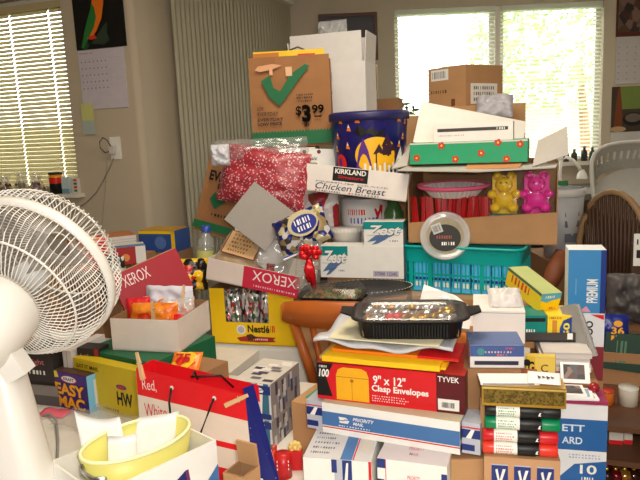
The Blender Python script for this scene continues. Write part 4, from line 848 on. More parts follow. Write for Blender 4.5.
mb.disc(F, .05, .135, .009, mat((90, 20, 20), .5), .0018); mb.build('paper_label', o)
bag('clear_bag', 'clear crumpled bag around white roll in lettered lid', 'bag', LX(.185, .10, .036, -6, -10, 12), .17, .17, .10, CLEAR, 32, .18)
q = MB(); q.lathe([(.014, 0), (.055, 0), (.055, .11), (.014, .11), (.014, 0)], PAPER, 28); tag(q.build('paper_roll', None, LX(.175, .11, .05, 0, -25, 20)), 'white paper roll inside the clear bag in lid', 'paper roll')
bag('candy', 'green wrapped sweet lying in right part of lettered lid', 'candy', LX(.245, .03, .045, 0, -60), .04, .028, .018, mat((60, 170, 90), .25, .2, 60), 33, .15)
bag('candy', 'dark red wrapped sweet right of the white roll', 'candy', LX(.225, .045, .055, 20, -40), .03, .04, .018, mat((130, 60, 50), .3, .2, 60), 34, .15)
# support cartons
def support(label, c, x0, x1, y0, y1, z0, z1, yaw=-15):
    return tag(MB().box((x0, y0, z0), (x1, y1, z1), c).box((x0 - .0006, (y0 + y1) / 2 - .025, z1 - .03), (x1 + .0006, (y0 + y1) / 2 + .025, z1 + .0006), TAPE).build('packing_carton', None, TR((.2, 2.2, 0), yaw)), label, 'box')
support('plain packing carton on back table behind the yellow candy case', CARD2, -.62, -.34, .30, .60, Z2, 1.08)
support('plain packing carton behind the white soap boxes', CARD, -.24, .055, .24, .58, Z2, .948)
support('tall packing carton under the tall open white box', CARD2, -.26, .12, .64, .96, Z2, 1.24)
support('upper packing carton directly under the tall open white box', CARD, -.20, .12, .66, .95, 1.241, 1.555)
# gray card
gc = [(228, 213), (265, 183), (294, 211), (262, 246)]; D_ = (2.32, 2.40, 2.30, 2.22)
P = [at(*p, d) for p, d in zip(gc, D_)]
m_, w_, h_ = TB((265, 251), (295, 213), (230, 212), 2.22, 2.26, .03)
tag(MB().box((0, 0, 0), (w_, .004, h_), mat((150, 144, 138), .7)).build('grey_card', None, m_), 'grey cardboard sheet standing on its corner behind lettered lid', 'card')
m_, w_, h_ = TB((236, 240), (256, 238), (240, 218), 2.36, 2.36, .02)
tag(MB().box((0, 0, 0), (w_, .012, h_), WHITE).build('white_card', None, m_), 'white folded card peeking below the grey sheet', 'card')
# navy and silver candy bag, red bow in cellophane
o = empty('candy_bag', TR(at(309, 248, 2.16), -14, -24, -24) @ Matrix.Scale(1.1, 4), 'navy and silver candy bag right of the grey card', 'bag')
MB().pillow(.17, .125, .06, mixmat('candy_navy', [(30, 36, 110), (200, 190, 150), (60, 56, 60), (210, 206, 210), (40, 44, 100), (150, 130, 90)], 46, .25, .2), 41, .12).build('bag_body', o)
mb = MB(); F = lambda u, v, l=0: (u, -.040 - l, v); mb.disc(F, .015, .07, .05, mat((196, 184, 150), .3), .0, .042); mb.disc(F, .018, .066, .042, mat((44, 54, 140), .35), .001, .03)
mb.bars(F, -.010, .068, .046, .086, WHITE, 6, 8, .002); mb.bars(F, -.006, .046, .044, .062, WHITE, 5, 9, .002); mb.build('front_label', o)
mb = MB(); mb.box((-.088, -.004, -.006), (.03, .004, .004), WHITE).box((-.088, -.0046, -.001), (.03, -.004, .003), mat((60, 90, 190), .4)); mb.build('sealed_edge', o)
q = at(307, 290, 2.12); o = empty('gift_bow', TR(q, 0, 0, 6), 'red foil bow on clear cellophane bundle above wooden chair', 'bow')
RFo = mat((214, 24, 34), .2, .2, 70, .3); S = MB(); rnd = random.Random(3)
for k in range(22):
    a, b = rnd.uniform(0, 6.28), rnd.uniform(-.5, 1.2); c = Vector((.032 * math.cos(a) * math.cos(b), -.05 + .012 * math.sin(a), .135 + .024 * math.sin(b)))
    S.ball(c, (.013, .008, .010), RFo, 8, Matrix())
for k in range(5): S.tube([(0, -.05, .12), (rnd.uniform(-.02, .02), -.055, .08), (rnd.uniform(-.015, .025), -.05, .05 - .008 * k)], .009, RFo, 5)
S.build('foil_bow', o); MB().pillow(.085, .17, .07, CLEAR, 43, .2).build('cellophane', o)
tag(MB().box((-.0, -.04, 0), (.07, .05, q.z - Z2 - .004), mat((120, 96, 74), .8)).build('packing_carton', None, TR((q.x + .02, q.y + .05, Z2), -15)), 'small carton beneath the red foil bow', 'box')
# water bottle
zb = at(205, 262, 2.45); o = empty('water_bottle', TR(zb, 0, 0, 6), 'clear water bottle with blue cap beside brown grocery bag', 'bottle')
MB().lathe([(0, 0), (.032, 0), (.033, .07), (.03, .085), (.014, .115), (.014, .13)], film('bottle_plastic', .25, .15, (.9, .92, .9)), 20).build('body', o); MB().lathe([(.0165, .12), (.0165, .143), (0, .143)], mat((40, 76, 170), .35), 16).build('cap', o)
S = MB(); S.lathe([(.034, .015), (.0345, .05)], mat((200, 200, 120), .5), 20); S.build('label', o)
# grocery bags
def grocery(name, label, mwh, d, deco, seed=0):
    M, w_, h_ = mwh; o = empty(name, M, label, 'bag'); mb = MB(); n = 12
    def wob(u, v, k): return .006 * noise.noise(Vector((u * 4 + seed, v * 4, k)))
    for k, fn in enumerate((lambda u, v: (u * w_, wob(u, v, 0), v * h_), lambda u, v: (w_ - u * w_, d + wob(u, v, 3), v * h_), lambda u, v: (w_ - .02 * math.sin(u * math.pi) * v + wob(u, v, 5) * 0, u * d, v * h_), lambda u, v: (.02 * math.sin(u * math.pi) * v, d - u * d, v * h_))):
        vs_ = [fn(i / n, j / n) for j in range(n + 1) for i in range(n + 1)]
        mb.add(vs_, [(j * (n + 1) + i, j * (n + 1) + i + 1, (j + 1) * (n + 1) + i + 1, (j + 1) * (n + 1) + i) for j in range(n) for i in range(n)], KRAFT)
    mb.box((0, 0, 0), (w_, d, .004), KRAFT); deco(mb, lambda u, v, l=0: (u * w_, -.0115 - l, v * h_), lambda u, v, l=0: (w_ + l + .002, u * d, v * h_)); mb.build('bag_body', o)
    return o
PRICE = mat((14, 12, 10), .9, spec=.05); DG = mat((22, 104, 62), .6); INK = mat((52, 40, 32), .7)
def dgro(mb, F, G):
    mb.poly(F, [(0, .03)] + [(0, .17)] + [q for i in range(26) for q in ((i / 26, .17), ((i + .5) / 26, .195))] + [(1, .17), (1, .03)], DG, .001)
    mb.poly(F, [(.15, .74), (.24, .56), (.36, .46), (.44, .54), (.60, .72), (.76, .88), (.70, .90), (.52, .80), (.38, .62), (.30, .66), (.26, .80)], DG, .0012)
    mb.text(F, '$', .56, .335, .63, .45, PRICE, .02); mb.text(F, '3', .635, .27, .745, .46, PRICE, .05); mb.text(F, '99', .76, .36, .91, .455, PRICE, .03); mb.rect(F, .79, .32, .88, .335, PRICE, .001)
    mb.text(F, 'lb', .66, .22, .72, .27, PRICE, .02); mb.bars(F, .58, .56, .80, .58, INK, 9, 1); mb.bars(F, .58, .53, .78, .55, INK, 9, 2); mb.bars(F, .60, .49, .78, .51, INK, 7, 3)
    mb.text(F, 'EVERYDAY', .08, .36, .34, .40, INK, .01); mb.text(F, 'LOW', .08, .42, .16, .46, INK, .01); mb.text(F, 'EVERYDAY', .08, .30, .40, .335, INK, .03); mb.text(F, 'LOW PRICE', .08, .25, .38, .285, INK, .03)
    mb.poly(F, [(.08, .86), (.14, .84), (.30, .86), (.42, .90), (.30, .92), (.12, .90)], mat((216, 160, 120), .6), .0014); mb.rect(F, .26, .80, .30, .88, mat((222, 170, 132), .6), .0015); mb.rect(F, .46, .78, .54, .88, mat((222, 180, 140), .6), .0015)
    mb.rect(G, .3, .05, .9, .3, DG, .001); mb.text(G, 'FR', .25, .72, .8, .82, INK, .03); mb.rect(G, .3, .58, .8, .62, DG)
lgb = TB((254, 149), (333, 145), (253, 58), 2.62, 2.60); o = grocery('grocery_bag', 'brown grocery bag priced 3.99 with green check mark, standing on top', lgb, .17, dgro)
S = MB(); w_, h_ = lgb[1], lgb[2]; S.box((.01, .07, h_ - .01), (w_ - .02, .075, h_ + .030), YELL); S.box((.01, .069, h_ + .0), (w_ * .36, .07, h_ + .024), mat((200, 120, 40), .5)); S.box((w_ * .6, .069, h_ + .002), (w_ * .82, .07, h_ + .014), RED)
S.build('yellow_packet', None, lgb[0]); tag(bpy.data.objects['yellow_packet'], 'yellow and orange packet sticking out of the upright grocery bag', 'packet')
S = MB(); S.tube([(w_ * .45, .10, h_ - .01), (w_ * .5, .10, h_ + .035), (w_ * .6, .10, h_ + .045), (w_ * .7, .10, h_ + .03), (w_ * .74, .10, h_ - .01)], .004, mat((110, 90, 70), .7), 6); S.build('twisted_handle', o, ).matrix_parent_inverse = Matrix()
tag(MB().box((.0, -.02, 0), (.27, .24, lgb[0].translation.z - 1.08 - .003), mat((214, 206, 196), .6)).build('packing_carton', None, TR((lgb[0].translation.x - .02, 2.62, 1.081), -4)), 'white carton directly below the upright grocery bag', 'box')
def dgr2(mb, F, G):
    mb.rect(F, 0, .04, 1, .13, DG, .001); mb.poly(F, [(.20, .40), (.34, .30), (.50, .40), (.80, .56), (.50, .50), (.36, .44), (.28, .50)], DG, .0012); mb.text(F, 'EVERY', .10, .62, .62, .74, BLACK, .04); mb.text(F, 'LOW', .30, .54, .70, .60, INK, .03); mb.bars(F, .3, .22, .8, .25, INK, 8)
lg2 = TB((193, 229), (243, 243), (213, 147), 2.58, 2.52, .03); grocery('grocery_bag', 'brown grocery bag tilted leftwards with red dotted wrap over it', lg2, .12, dgr2, 3)
# red dotted gift wrap bag
DOT = dotmat('red_dotted_wrap', (160, 44, 56), (214, 168, 174), 105, .30)
bag('gift_wrap', 'red gift wrap with white flecks in clear bag beside grocery bags', 'gift wrap', TR(at(259, 206, 2.44), -10, -12, 10), .34, .225, .10, DOT, 51, .13, p=1.9)
bag('tissue_paper', 'white tissue bunch at upper left of dotted red wrap', 'tissue', TR(at(221, 166, 2.42), 0, 0), .07, .08, .06, mat((206, 206, 214), .6, .1, 20), 52, .2)
bag('clear_bag', 'clear plastic rim above the dotted red wrap', 'bag', TR(at(262, 162, 2.48), -4, 0), .36, .09, .06, CLEAR, 53, .2)
mb = MB(); m_, w_, h_ = TB((255, 172), (335, 172), (255, 149), 2.585, 2.57); F = faceF(w_, .01, h_)['front']; mb.box((0, 0, 0), (w_, .012, h_), WHITE); mb.text(F, 'Classic', w_ * .58, h_ * .52, w_ * .78, h_ * .68, INK, .01, .2); mb.text(F, 'Cheese', w_ * .54, h_ * .30, w_ * .78, h_ * .46, INK, .01, .2); [mb.disc(F, w_ * u, h_ * .88, .008, mat((110, 40, 40), .5)) for u in (.35, .62, .8)]
tag(mb.build('printed_card', None, m_), 'white printed carton panel between grocery bag and meat box', 'card')
# tall white open box
lw = TB((331, 109), (361, 108), (331, 62), 2.80, 2.74); M0 = at(300, 109, 2.86); 
mw = frame3(M0, at(361, 108, 2.76) - M0, Vector((0, 0, 1))); ww_ = (at(361, 108, 2.76) - M0).length; hw = at(358, 62, 2.76).z - M0.z
mw = Matrix.Translation((M0.x - .03, M0.y, 1.557)) @ Matrix.Rotation(R(-18), 4, 'Z'); hw = at(320, 64, 2.82).z - 1.557; hf = at(320, 34, 2.82).z - 1.557 - hw
o = openbox('tall_carton', 'tall white open-flapped carton behind the upright grocery bag', 'box', (mw, ww_ + .05, hw), .20, mat((228, 224, 220), .6), OFFW)
F = faceF(ww_ + .03, .2, hw); S = MB(); S.bars(F['front'], ww_ * .42, hw * .42, ww_ * .52, hw * .52, mat((130, 140, 180), .5), 3); 
W1 = ww_ + .05; S = S.box((.002, -.002, 0), (W1 - .012, .002, hf), mat((228, 224, 220), .6)); S.build('flap', o).matrix_local = TR((0, .002, hw), 0, 3)
MB().box((-.002, .006, 0), (.002, .194, hf), mat((222, 216, 210), .6)).build('flap', o).matrix_local = TR((W1 - .002, 0, hw), 0, 0, 4)
MB().box((-.002, .006, 0), (.002, .194, hf * .8), mat((228, 224, 220), .6)).build('flap', o).matrix_local = TR((.002, 0, hw), 0, 0, -10)
MB().box((.002, -.002, 0), (W1 - .002, .002, hf), mat((228, 224, 220), .6)).build('flap', o).matrix_local = TR((0, .198, hw), 0, -6)
bag('plastic_bag', 'crumpled translucent bag poking above the tall white carton', 'bag', mw @ TR((W1 * .5, .10, hw + .05), 0, 0), .13, .14, .08, HAZY, 54, .25)
# kirkland box with tub
lk = TB((303, 190), (406, 202), (305, 163), 2.43, 2.33); wk, hk = lk[1], lk[2]
def dkir(mb, F, w, d, h):
    f = F['front']; mb.rect(f, w * .28, h * .48, w * .62, h * .98, BLACK); mb.text(f, 'KIRKLAND', w * .30, h * .75, w * .60, h * .93, WHITE, .03, 0, .0014); mb.text(f, 'Signature', w * .33, h * .54, w * .58, h * .70, mat((190, 30, 40), .5), .02, .2, .0014)
    mb.text(f, 'PREMIUM GRADE', w * .12, h * .38, w * .82, h * .43, mat((150, 140, 136), .6)); mb.text(f, 'Chicken Breast', w * .12, h * .13, w * .80, h * .36, mat((40, 36, 70), .5), .0, .25); mb.bars(f, w * .16, h * .05, w * .38, h * .09, mat((120, 110, 110), .6), 9); mb.bars(f, w * .48, h * .05, w * .76, h * .09, mat((120, 110, 110), .6), 9); mb.rect(f, w * .12, h * .04, w * .135, h * .1, RED); mb.rect(f, w * .45, h * .04, w * .465, h * .1, RED)
openbox('meat_box', 'white open chicken breast box under the Halloween tub', 'box', (lk[0], wk, hk), .26, mat((236, 228, 222), .6), OFFW, dkir)
# Halloween tub
rT = .150; oT = lk[0] @ Vector((wk * .60, .155, .006)); zT_ = at(372, 112, oT.y - rT * .5).z - oT.z
tub = empty('candy_tub', TR(oT), 'navy Halloween tub with orange moon and haunted house', 'tub'); NV2 = mat((34, 30, 110), .3)
S = MB(); tp_ = .02 / zT_; rb = rT - .02; S.lathe([(0, 0), (rb, 0), (rb + tp_ * zT_ * .98, zT_ * .98)], NV2, 56); S.build('tub_body', tub)
S = MB(); S.lathe([(rT + .002, zT_ - .03), (rT + .006, zT_ - .028), (rT + .006, zT_ - .004), (rT - .004, zT_ + .004), (0, zT_ + .004)], mat((40, 36, 90), .4), 48); S.build('tub_lid', tub)
F = curveF(0, 0, rb, tp_); P2 = lambda px, py: ((px - 372) / 80 * 2 * rT * 1.08, zT_ * (1 - (py - 112) / 66.0)); OM = mat((250, 190, 30), .4); S = MB()
S.disc(F, *P2(375, 146), .075, OM, .0015, .068, 28, 8); PUR = mat((96, 50, 140), .4); DKH = mat((60, 30, 50), .5)
def prect(a, b, c, d, m, l): u0, v0 = P2(a, d); u1, v1 = P2(c, b); S.rect(F, u0, v0, u1, v1, m, l)
prect(374, 144, 393, 160, DKH, .003); prect(380, 138, 388, 146, DKH, .003)
for a in ((372, 145, 377, 137, 382), (384, 147, 390, 136, 396), (379, 139, 384, 129, 389)): S.poly(F, [P2(a[0], a[1]), P2(a[4], a[1]), P2(a[2], a[3])], DKH, .003)
for a in (378, 384, 389): prect(a, 149, a + 2.5, 153, OM, .0036)
S.poly(F, [P2(*q) for q in ((356, 160), (360, 142), (364, 132), (368, 142), (372, 160))], PUR, .003)
S.poly(F, [P2(*q) for q in ((366, 128), (372, 124), (377, 128), (383, 125), (380, 131), (374, 131))], BLACK, .003)
for i in range(8): prect(364 + i * 4.2, 152 + (i % 2) * 2, 366 + i * 4.2, 166, WHITE, .004)
prect(362, 158, 398, 160, WHITE, .0042)
S.disc(F, *P2(341, 152), .026, mat((226, 40, 36), .4), .002, .036, 18, 3); prect(338, 148, 342, 164, PUR, .003)
for (x, y) in ((336, 140), (344, 118), (352, 124), (402, 132), (397, 138), (405, 120), (350, 138), (360, 118), (396, 118), (408, 142), (339, 130)):
    u, v = P2(x, y); S.poly(F, [(u - .009, v - .01), (u + .009, v - .012), (u, v + .014)], ORANGE, .002); S.poly(F, [(u - .004, v + .002), (u + .004, v + .001), (u, v + .014)], WHITE, .0026)
S.poly(F, [P2(*q) for q in ((393, 152), (396, 145), (399, 140), (401, 146), (400, 156), (396, 158))], WHITE, .003)
S.poly(F, [P2(*q) for q in ((356, 128), (360, 122), (368, 126), (373, 122), (371, 128), (362, 131))], BLACK, .0025)
S.build('printed_scene', tub)
# bucket, candy cane pack, soap boxes
q = at(365, 238, 2.62); o = empty('white_bucket', TR((q.x, q.y, .95)), 'white plastic pail with red and blue print behind soap boxes', 'bucket'); hb2 = at(362, 199, 2.55).z - .95
MB().lathe([(0, 0), (.088, 0), (.098, hb2), (.094, hb2)], mat((236, 234, 230), .35), 36).build('pail_body', o); S = MB(); F = curveF(0, 0, .088, .01 / hb2)
for u, v, uu, vv, m in ((-.07, .78, -.0, .86, RED), (-.06, .66, .05, .74, mat((60, 80, 190), .4)), (-.05, .54, .05, .62, mat((60, 80, 190), .4))): S.bars(F, u, hb2 * v, uu, hb2 * vv, m, 8, 4, .0015)
S.poly(F, [(.03, hb2 * .86), (.045, hb2 * .70), (.055, hb2 * .92), (.065, hb2 * .70), (.07, hb2 * .9)], RED, .0015); S.build('print', o)
tag(MB().box((.005, -.1, 0), (.09, .03, lk[0].translation.z - .953), CARD2).build('packing_carton', None, TR((at(318, 230, 2.6).x, 2.76, .951), -15)), 'carton on the back pile carrying left end of meat box', 'box')
bag('candy_bag', 'clear pack of red and white peppermint sticks under meat box', 'bag', TR(at(319, 230, 2.57), -10, -4), .165, .15, .05, mixmat('candy_cane', [(226, 214, 212), (170, 40, 50), (214, 190, 186), (130, 60, 50), (230, 226, 224)], 26, .3, 0, (1, 1, .35)), 61, .1)
tag(MB().box((-.09, -.03, 0), (.02, .05, at(319, 230, 2.57).z - .952), CARD).build('packing_carton', None, TR((at(319, 230, 2.57).x, 2.57, .951), -15)), 'small carton under the peppermint sticks', 'box')
zz_ = .951; lz = LB((321, 277), (404, 279), (320, 246), zz_); wz, hz = lz[1], lz[2]
def zest(mb, f, u0, v0, u1, v1, l=.0008):
    W, H = u1 - u0, v1 - v0; mb.rect(f, u0, v0 + H * .70, u1, v1, TEALC, l); mb.poly(f, [(u0 + W * .08, v0 + H * .18), (u0 + W * .30, v0 + H * .44), (u0 + W * .98, v0 + H * .60), (u0 + W * .5, v0 + H * .28)], mat((86, 116, 160), .5), l + .0003); mb.poly(f, [(u0 + W * .2, v0 + H * .06), (u0 + W * .34, v0 + H * .26), (u0 + W * .62, v0 + H * .34), (u0 + W * .36, v0 + H * .12)], mat((86, 116, 160), .5), l + .0003)
    mb.text(f, 'Zest', u0 + W * .08 - .001, v0 + H * .46 - .001, u0 + W * .96, v0 + H * .86, mat((30, 60, 110), .5), .05, .3, l + .0006); mb.text(f, 'Zest', u0 + W * .08, v0 + H * .46, u0 + W * .95, v0 + H * .86, WHITE, .03, .3, l + .0012); mb.bars(f, u0 + W * .66, v0 + H * .2, u0 + W * .9, v0 + H * .25, mat((100, 110, 150), .5), 4)
def dz1(mb, F, w, d, h):
    zest(mb, F['front'], 0, 0, w * .34, h); mb.rect(F['front'], w * .64, h * .06, w * .94, h * .24, mat((196, 186, 204), .5)); mb.text(F['front'], '37000 12345', w * .66, h * .09, w * .92, h * .2, mat((90, 84, 130), .5)); mb.rect(F['right'], 0, 0, d, h, mat((150, 154, 160), .6))
bx('soap_box', 'long white soap carton with teal corner, lower one', 'box', (lz[0], wz, hz), .085, WHITE, dz1, 'white soap cartons')
def dz2(mb, F, w, d, h):
    zest(mb, F['front'], 0, 0, w, h); mb.rect(F['right'], 0, 0, d, h, mat((120, 150, 156), .6)); mb.rect(F['right'], 0, h * .7, d, h, TEALC, .001)
h2 = at(368, 220, lz[0].translation.y).z - zz_ - hz
bx('soap_box', 'square soap carton with teal top, stacked on the long one', 'box', (lz[0] @ Matrix.Translation((wz * .54, .002, hz + .0005)), wz * .46, h2), .08, WHITE, dz2, 'white soap cartons')
q = lz[0] @ Vector((wz * .22, .152, 0)); o = empty('round_tub', TR((q.x, q.y, .951)), 'low white ribbed tub behind the long soap carton', 'tub'); zz = at(340, 229, q.y - .06).z - .951
S = MB(); S.lathe([(0, 0), (.055, 0), (.06, zz - .02), (.064, zz - .018), (.064, zz), (0, zz)], mat((236, 232, 224), .4), 30); S.build('tub_body', o); S = MB()
[S.box((-.001, -.0665, zz - .017), (.001, -.063, zz - .002), OFFW, Matrix.Rotation(R(a), 4, 'Z')) for a in range(0, 360, 12)]; S.build('ribbed_lid', o)
q = at(392, 216, 2.52); o = empty('green_bottle', TR((q.x + .012, q.y + .04, .95)), 'green glass bottle between white pail and red stick carton', 'bottle'); MB().lathe([(0, 0), (.04, 0), (.04, .22), (.015, .27), (.015, .30), (0, .30)], mat((70, 110, 60), .15), 20).build('body', o)
# black party platter and clear clamshells on a carton
zp = .945
tag(MB().box((-.07, -.12, Z2), (.17, .085, zp - .012), CARD2).build('packing_carton', None, TR((.14, 2.23, 0), -15)), 'carton under the black party platter', 'box')
o = empty('party_platter', TR((at(365, 285, 2.2).x, 2.215, zp - .011)), 'black scalloped party platter with white beaded rim', 'tray')
S = MB(); S.lathe([(0, .002), (.12, .0), (.165, .018), (.172, .019), (.165, .022), (.12, .006), (0, .006)], BLACK, 56, None, 1, .6); S.build('plate', o); S = MB()
[S.ball((.168 * math.cos(k * .1047), .168 * .6 * math.sin(k * .1047), .022), .0022, WHITE, 6) for k in range(60)]; S.build('beaded_rim', o)
m_ = TR(at(299, 304, 2.04), -14); zq = m_.translation.z
o = empty('clamshell', m_, 'clear lidded dark tray of green and orange candies above chair', 'tray'); S = MB(); loft(S, [rr(.20, .13, .02, 0), rr(.20, .13, .02, .02, ex=.006), rr(.20, .13, .02, .022, ex=.012)], DARK, True, True); S.build('tray_base', o)
S = MB(); loft(S, [rr(.2, .13, .02, .023, ex=.01), rr(.2, .13, .02, .05, ex=-.01), rr(.2, .13, .02, .054, ex=-.02)], film('smoky_lid', .05, .05, (.7, .7, .68)), True, False, True); S.build('clear_lid', o)
S = MB(); S.sheet(.18, .11, mixmat('candy_green', [(90, 120, 60), (200, 120, 60), (110, 60, 40), (150, 150, 90), (70, 80, 50)], 60, .3), lambda u, v: .018 + .012 * math.sin(u * 30) * math.sin(v * 22), 20, Matrix.Translation((.01, .01, 0))); S.build('candies', o)
tag(MB().box((.0, .01, Z2), (.2, .062, zq - .001), CARD).build('packing_carton', None, TR((m_.translation.x, m_.translation.y + .0, 0), -14)), 'carton beneath the clear lidded candy tray', 'box')

# ------------------------------------------------------------------ teal basket, big carton of red sticks
zb_ = .9
lbk = LB((406, 291), (517, 299), (402, 246), zb_); wb_, hb_ = lbk[1], lbk[2]; db_ = .24
tag(MB().box((-.0, -.05, Z2), (wb_ + .08, db_ + .03, zb_ - .001), CARD).build('packing_carton', None, Matrix.Translation((lbk[0].translation.x, lbk[0].translation.y, 0)) @ lbk[0].to_3x3().to_4x4()), 'tan carton beneath the teal plastic basket', 'box')
o = empty('plastic_basket', lbk[0] @ Matrix.Translation((0, .012, 0)), 'teal slotted plastic basket holding blue packs', 'basket'); TB_ = mat((10, 178, 172), .35, .05, 12, trans=.1); ex = .016
def sq(z): e = ex * z / hb_; return rr(wb_, db_, .02, z, 5, e)
def band(S, za, zb2): loft(S, [sq(za), sq(zb2), [p * 1 for p in rr(wb_, db_, .02, zb2, 5, ex * zb2 / hb_ - .003)], rr(wb_, db_, .02, za, 5, ex * za / hb_ - .003), sq(za)], TB_, False)
S = MB(); band(S, 0, hb_ * .14); band(S, hb_ * .36, hb_ * .42); band(S, hb_ * .66, hb_)
for i in range(26):
    x = .02 + (wb_ - .04) * i / 25; e0, e1 = ex * .14, ex * .66
    wd_ = .016 if i in (0, 5, 18, 25) else .0045
    for yy, s_ in ((0, -1), (db_, 1)):
        S.box((x - wd_ / 2, yy + s_ * e0 - .0015, hb_ * .12), (x + wd_ / 2, yy + s_ * e1 + .0015, hb_ * .67), TB_)
for i in range(14):
    y = .02 + (db_ - .04) * i / 13
    for xx, s_ in ((0, -1), (wb_, 1)): S.box((xx + s_ * e0 - .0015, y - .003, hb_ * .12), (xx + s_ * e1 + .0015, y + .003, hb_ * .67), TB_)
S.box((.005, .005, 0), (wb_ - .005, db_ - .005, .004), TB_); S.build('basket_body', o)
S = MB(); top_ = rr(wb_, db_, .02, hb_, 5, ex + .004); S.tube(top_, .006, TB_, 6, True); S.build('rim', o)
pk = MB(); pk.box((0, 0, 0), (.030, .05, hb_ * .62), mat((84, 190, 250), .35), None); pk.rect(lambda u, v, l=0: (u, -l, v), .004, hb_ * .1, .026, hb_ * .2, WHITE); pk.rect(lambda u, v, l=0: (u, -l, v), .0, hb_ * .24, .03, hb_ * .30, mat((30, 60, 130), .4)); pk0 = None
for i in range(10):
    M = lbk[0] @ TR((.03 + i * (wb_ - .08) / 9, .006, .006))
    if pk0 is None: pk0 = pk.build('blue_pack', None, M); tag(pk0, 'small bright blue pack seen through the teal basket slots', 'pack', 'blue packs in the teal basket')
    else: clone(pk0, M)
for i, (x, lbp) in enumerate(((.10, 'left'), (.28, 'right'))):
    mb = MB().box((-.07, 0, 0), (.07, .03, .13), mat((206, 210, 214), .5)); mb.bars(lambda u, v, l=0: (u, -l, v), -.06, .10, .06, .125, mat((40, 46, 90), .5), 8, i)
    tag(mb.build('white_pack', None, lbk[0] @ TR((x, .10, .006))), f'white pack with dark print inside the teal basket, {lbp} one', 'pack')
# big carton
zc_ = zb_ + hb_ + .008
lc = LB((404, 248), (559, 251), (404, 167), zc_); wc, hc = lc[1], lc[2]; dc_ = .30; MCt = lc[0] @ Matrix.Translation((-.005, .105, 0))
fr = [[(0, 0), (wc, 0), (wc, hc * .40), (wc * .48, hc * .34), (0, hc * .26)]]
o = openbox('open_carton', 'large brown carton with cut-down front full of red sticks', 'box', (MCt, wc, hc), dc_, CARD, CARDIN, front=fr)
GF = mat((196, 190, 182), .6); 
def flap(pts, name='flap', th=.004, m=GF):
    P = [Vector(p) for p in pts]; nrm = (P[1] - P[0]).cross(P[2] - P[0]).normalized() * th
    S = MB(); n = len(P); S.add(P + [p + nrm for p in P], [tuple(range(n))[::-1], tuple(range(n, 2 * n))] + [(i, (i + 1) % n, (i + 1) % n + n, i + n) for i in range(n)], m); S.build(name, o)
flap([(0, 0, hc), (-.055, -.02, hc - .01), (-.02, dc_ * .6, hc + .085), (0, dc_ * .6, hc)])
flap([(wc * .84, -.07, hc - .012), (wc + .03, -.03, hc + .022), (wc + .025, .03, hc + .115), (wc * .87, .03, hc + .07)])
flap([(0, 0, hc - .004), (wc, 0, hc - .004), (wc * .98, -.09, hc - .012), (wc * .5, -.10, hc - .02), (-.02, -.07, hc - .012)], 'front_flap')
flap([(wc * .42, -.066, hc - .0155), (wc * .76, -.075, hc - .0135), (wc * .78, -.004, hc - .0), (wc * .42, -.004, hc - .0)], 'kraft_strip', .002, mat((214, 150, 96), .7))
L2 = lambda x, y, z, *r: MCt @ TR((x, y, z), *r)
st = MB().box((-.0052, -.004, 0), (.0052, .004, hc * .56), mat((196, 20, 22), .35)).box((-.0012, -.0046, .0), (.0012, .004, hc * .56), mat((150, 10, 16), .35)); st0 = None; rnd = random.Random(7)
for i in range(26):
    for j in range(2):
        M = L2(.016 + i * (wc * .55 - .02) / 25 + j * .005, .03 + j * .02, .006, rnd.uniform(-15, 15), rnd.uniform(-3, 0), rnd.uniform(-4, 5) + (i - 13) * .25)
        if st0 is None: st0 = st.build('red_stick', None, M); tag(st0, 'long thin red stick standing in the brown carton', 'stick', 'red sticks in the brown carton')
        else: clone(st0, M)
# pink and white bowl on the sticks
q = MCt @ Vector((wc * .30, .085, hc * .565 + .004)); o = empty('paper_bowl', TR(q, 0, 4), 'pink rimmed white fluted bowl on top of red sticks', 'bowl'); zr_ = hc * .13
S = MB(); N_ = 72; 
for (r0, z0_, r1, z1_) in ((.085, 0, .118, zr_),):
    vs_ = []
    for r_, z, k in ((0, .002, 0), (r0, 0, .03), (r1, z1_, .03), (r1 - .003, z1_, .03), (r0 - .003, .003, .03)):
        for i in range(N_): a = 2 * math.pi * i / N_; rr_ = r_ * (1 + k * (1 if i % 2 else -1) * .7); vs_.append((rr_ * math.cos(a), rr_ * math.sin(a) * .8, z))
    S.add(vs_, [(j * N_ + i, j * N_ + (i + 1) % N_, (j + 1) * N_ + (i + 1) % N_, (j + 1) * N_ + i) for j in range(4) for i in range(N_)], mat((232, 220, 214), .5))
S.build('fluted_bowl', o); S = MB(); S.lathe([(.116, zr_ - .008), (.124, zr_ - .004), (.127, zr_ + .006), (.116, zr_ + .008), (.108, zr_ + .002)], mat((250, 104, 146), .4), 48, None, 1.08, .8); S.build('pink_rim', o)
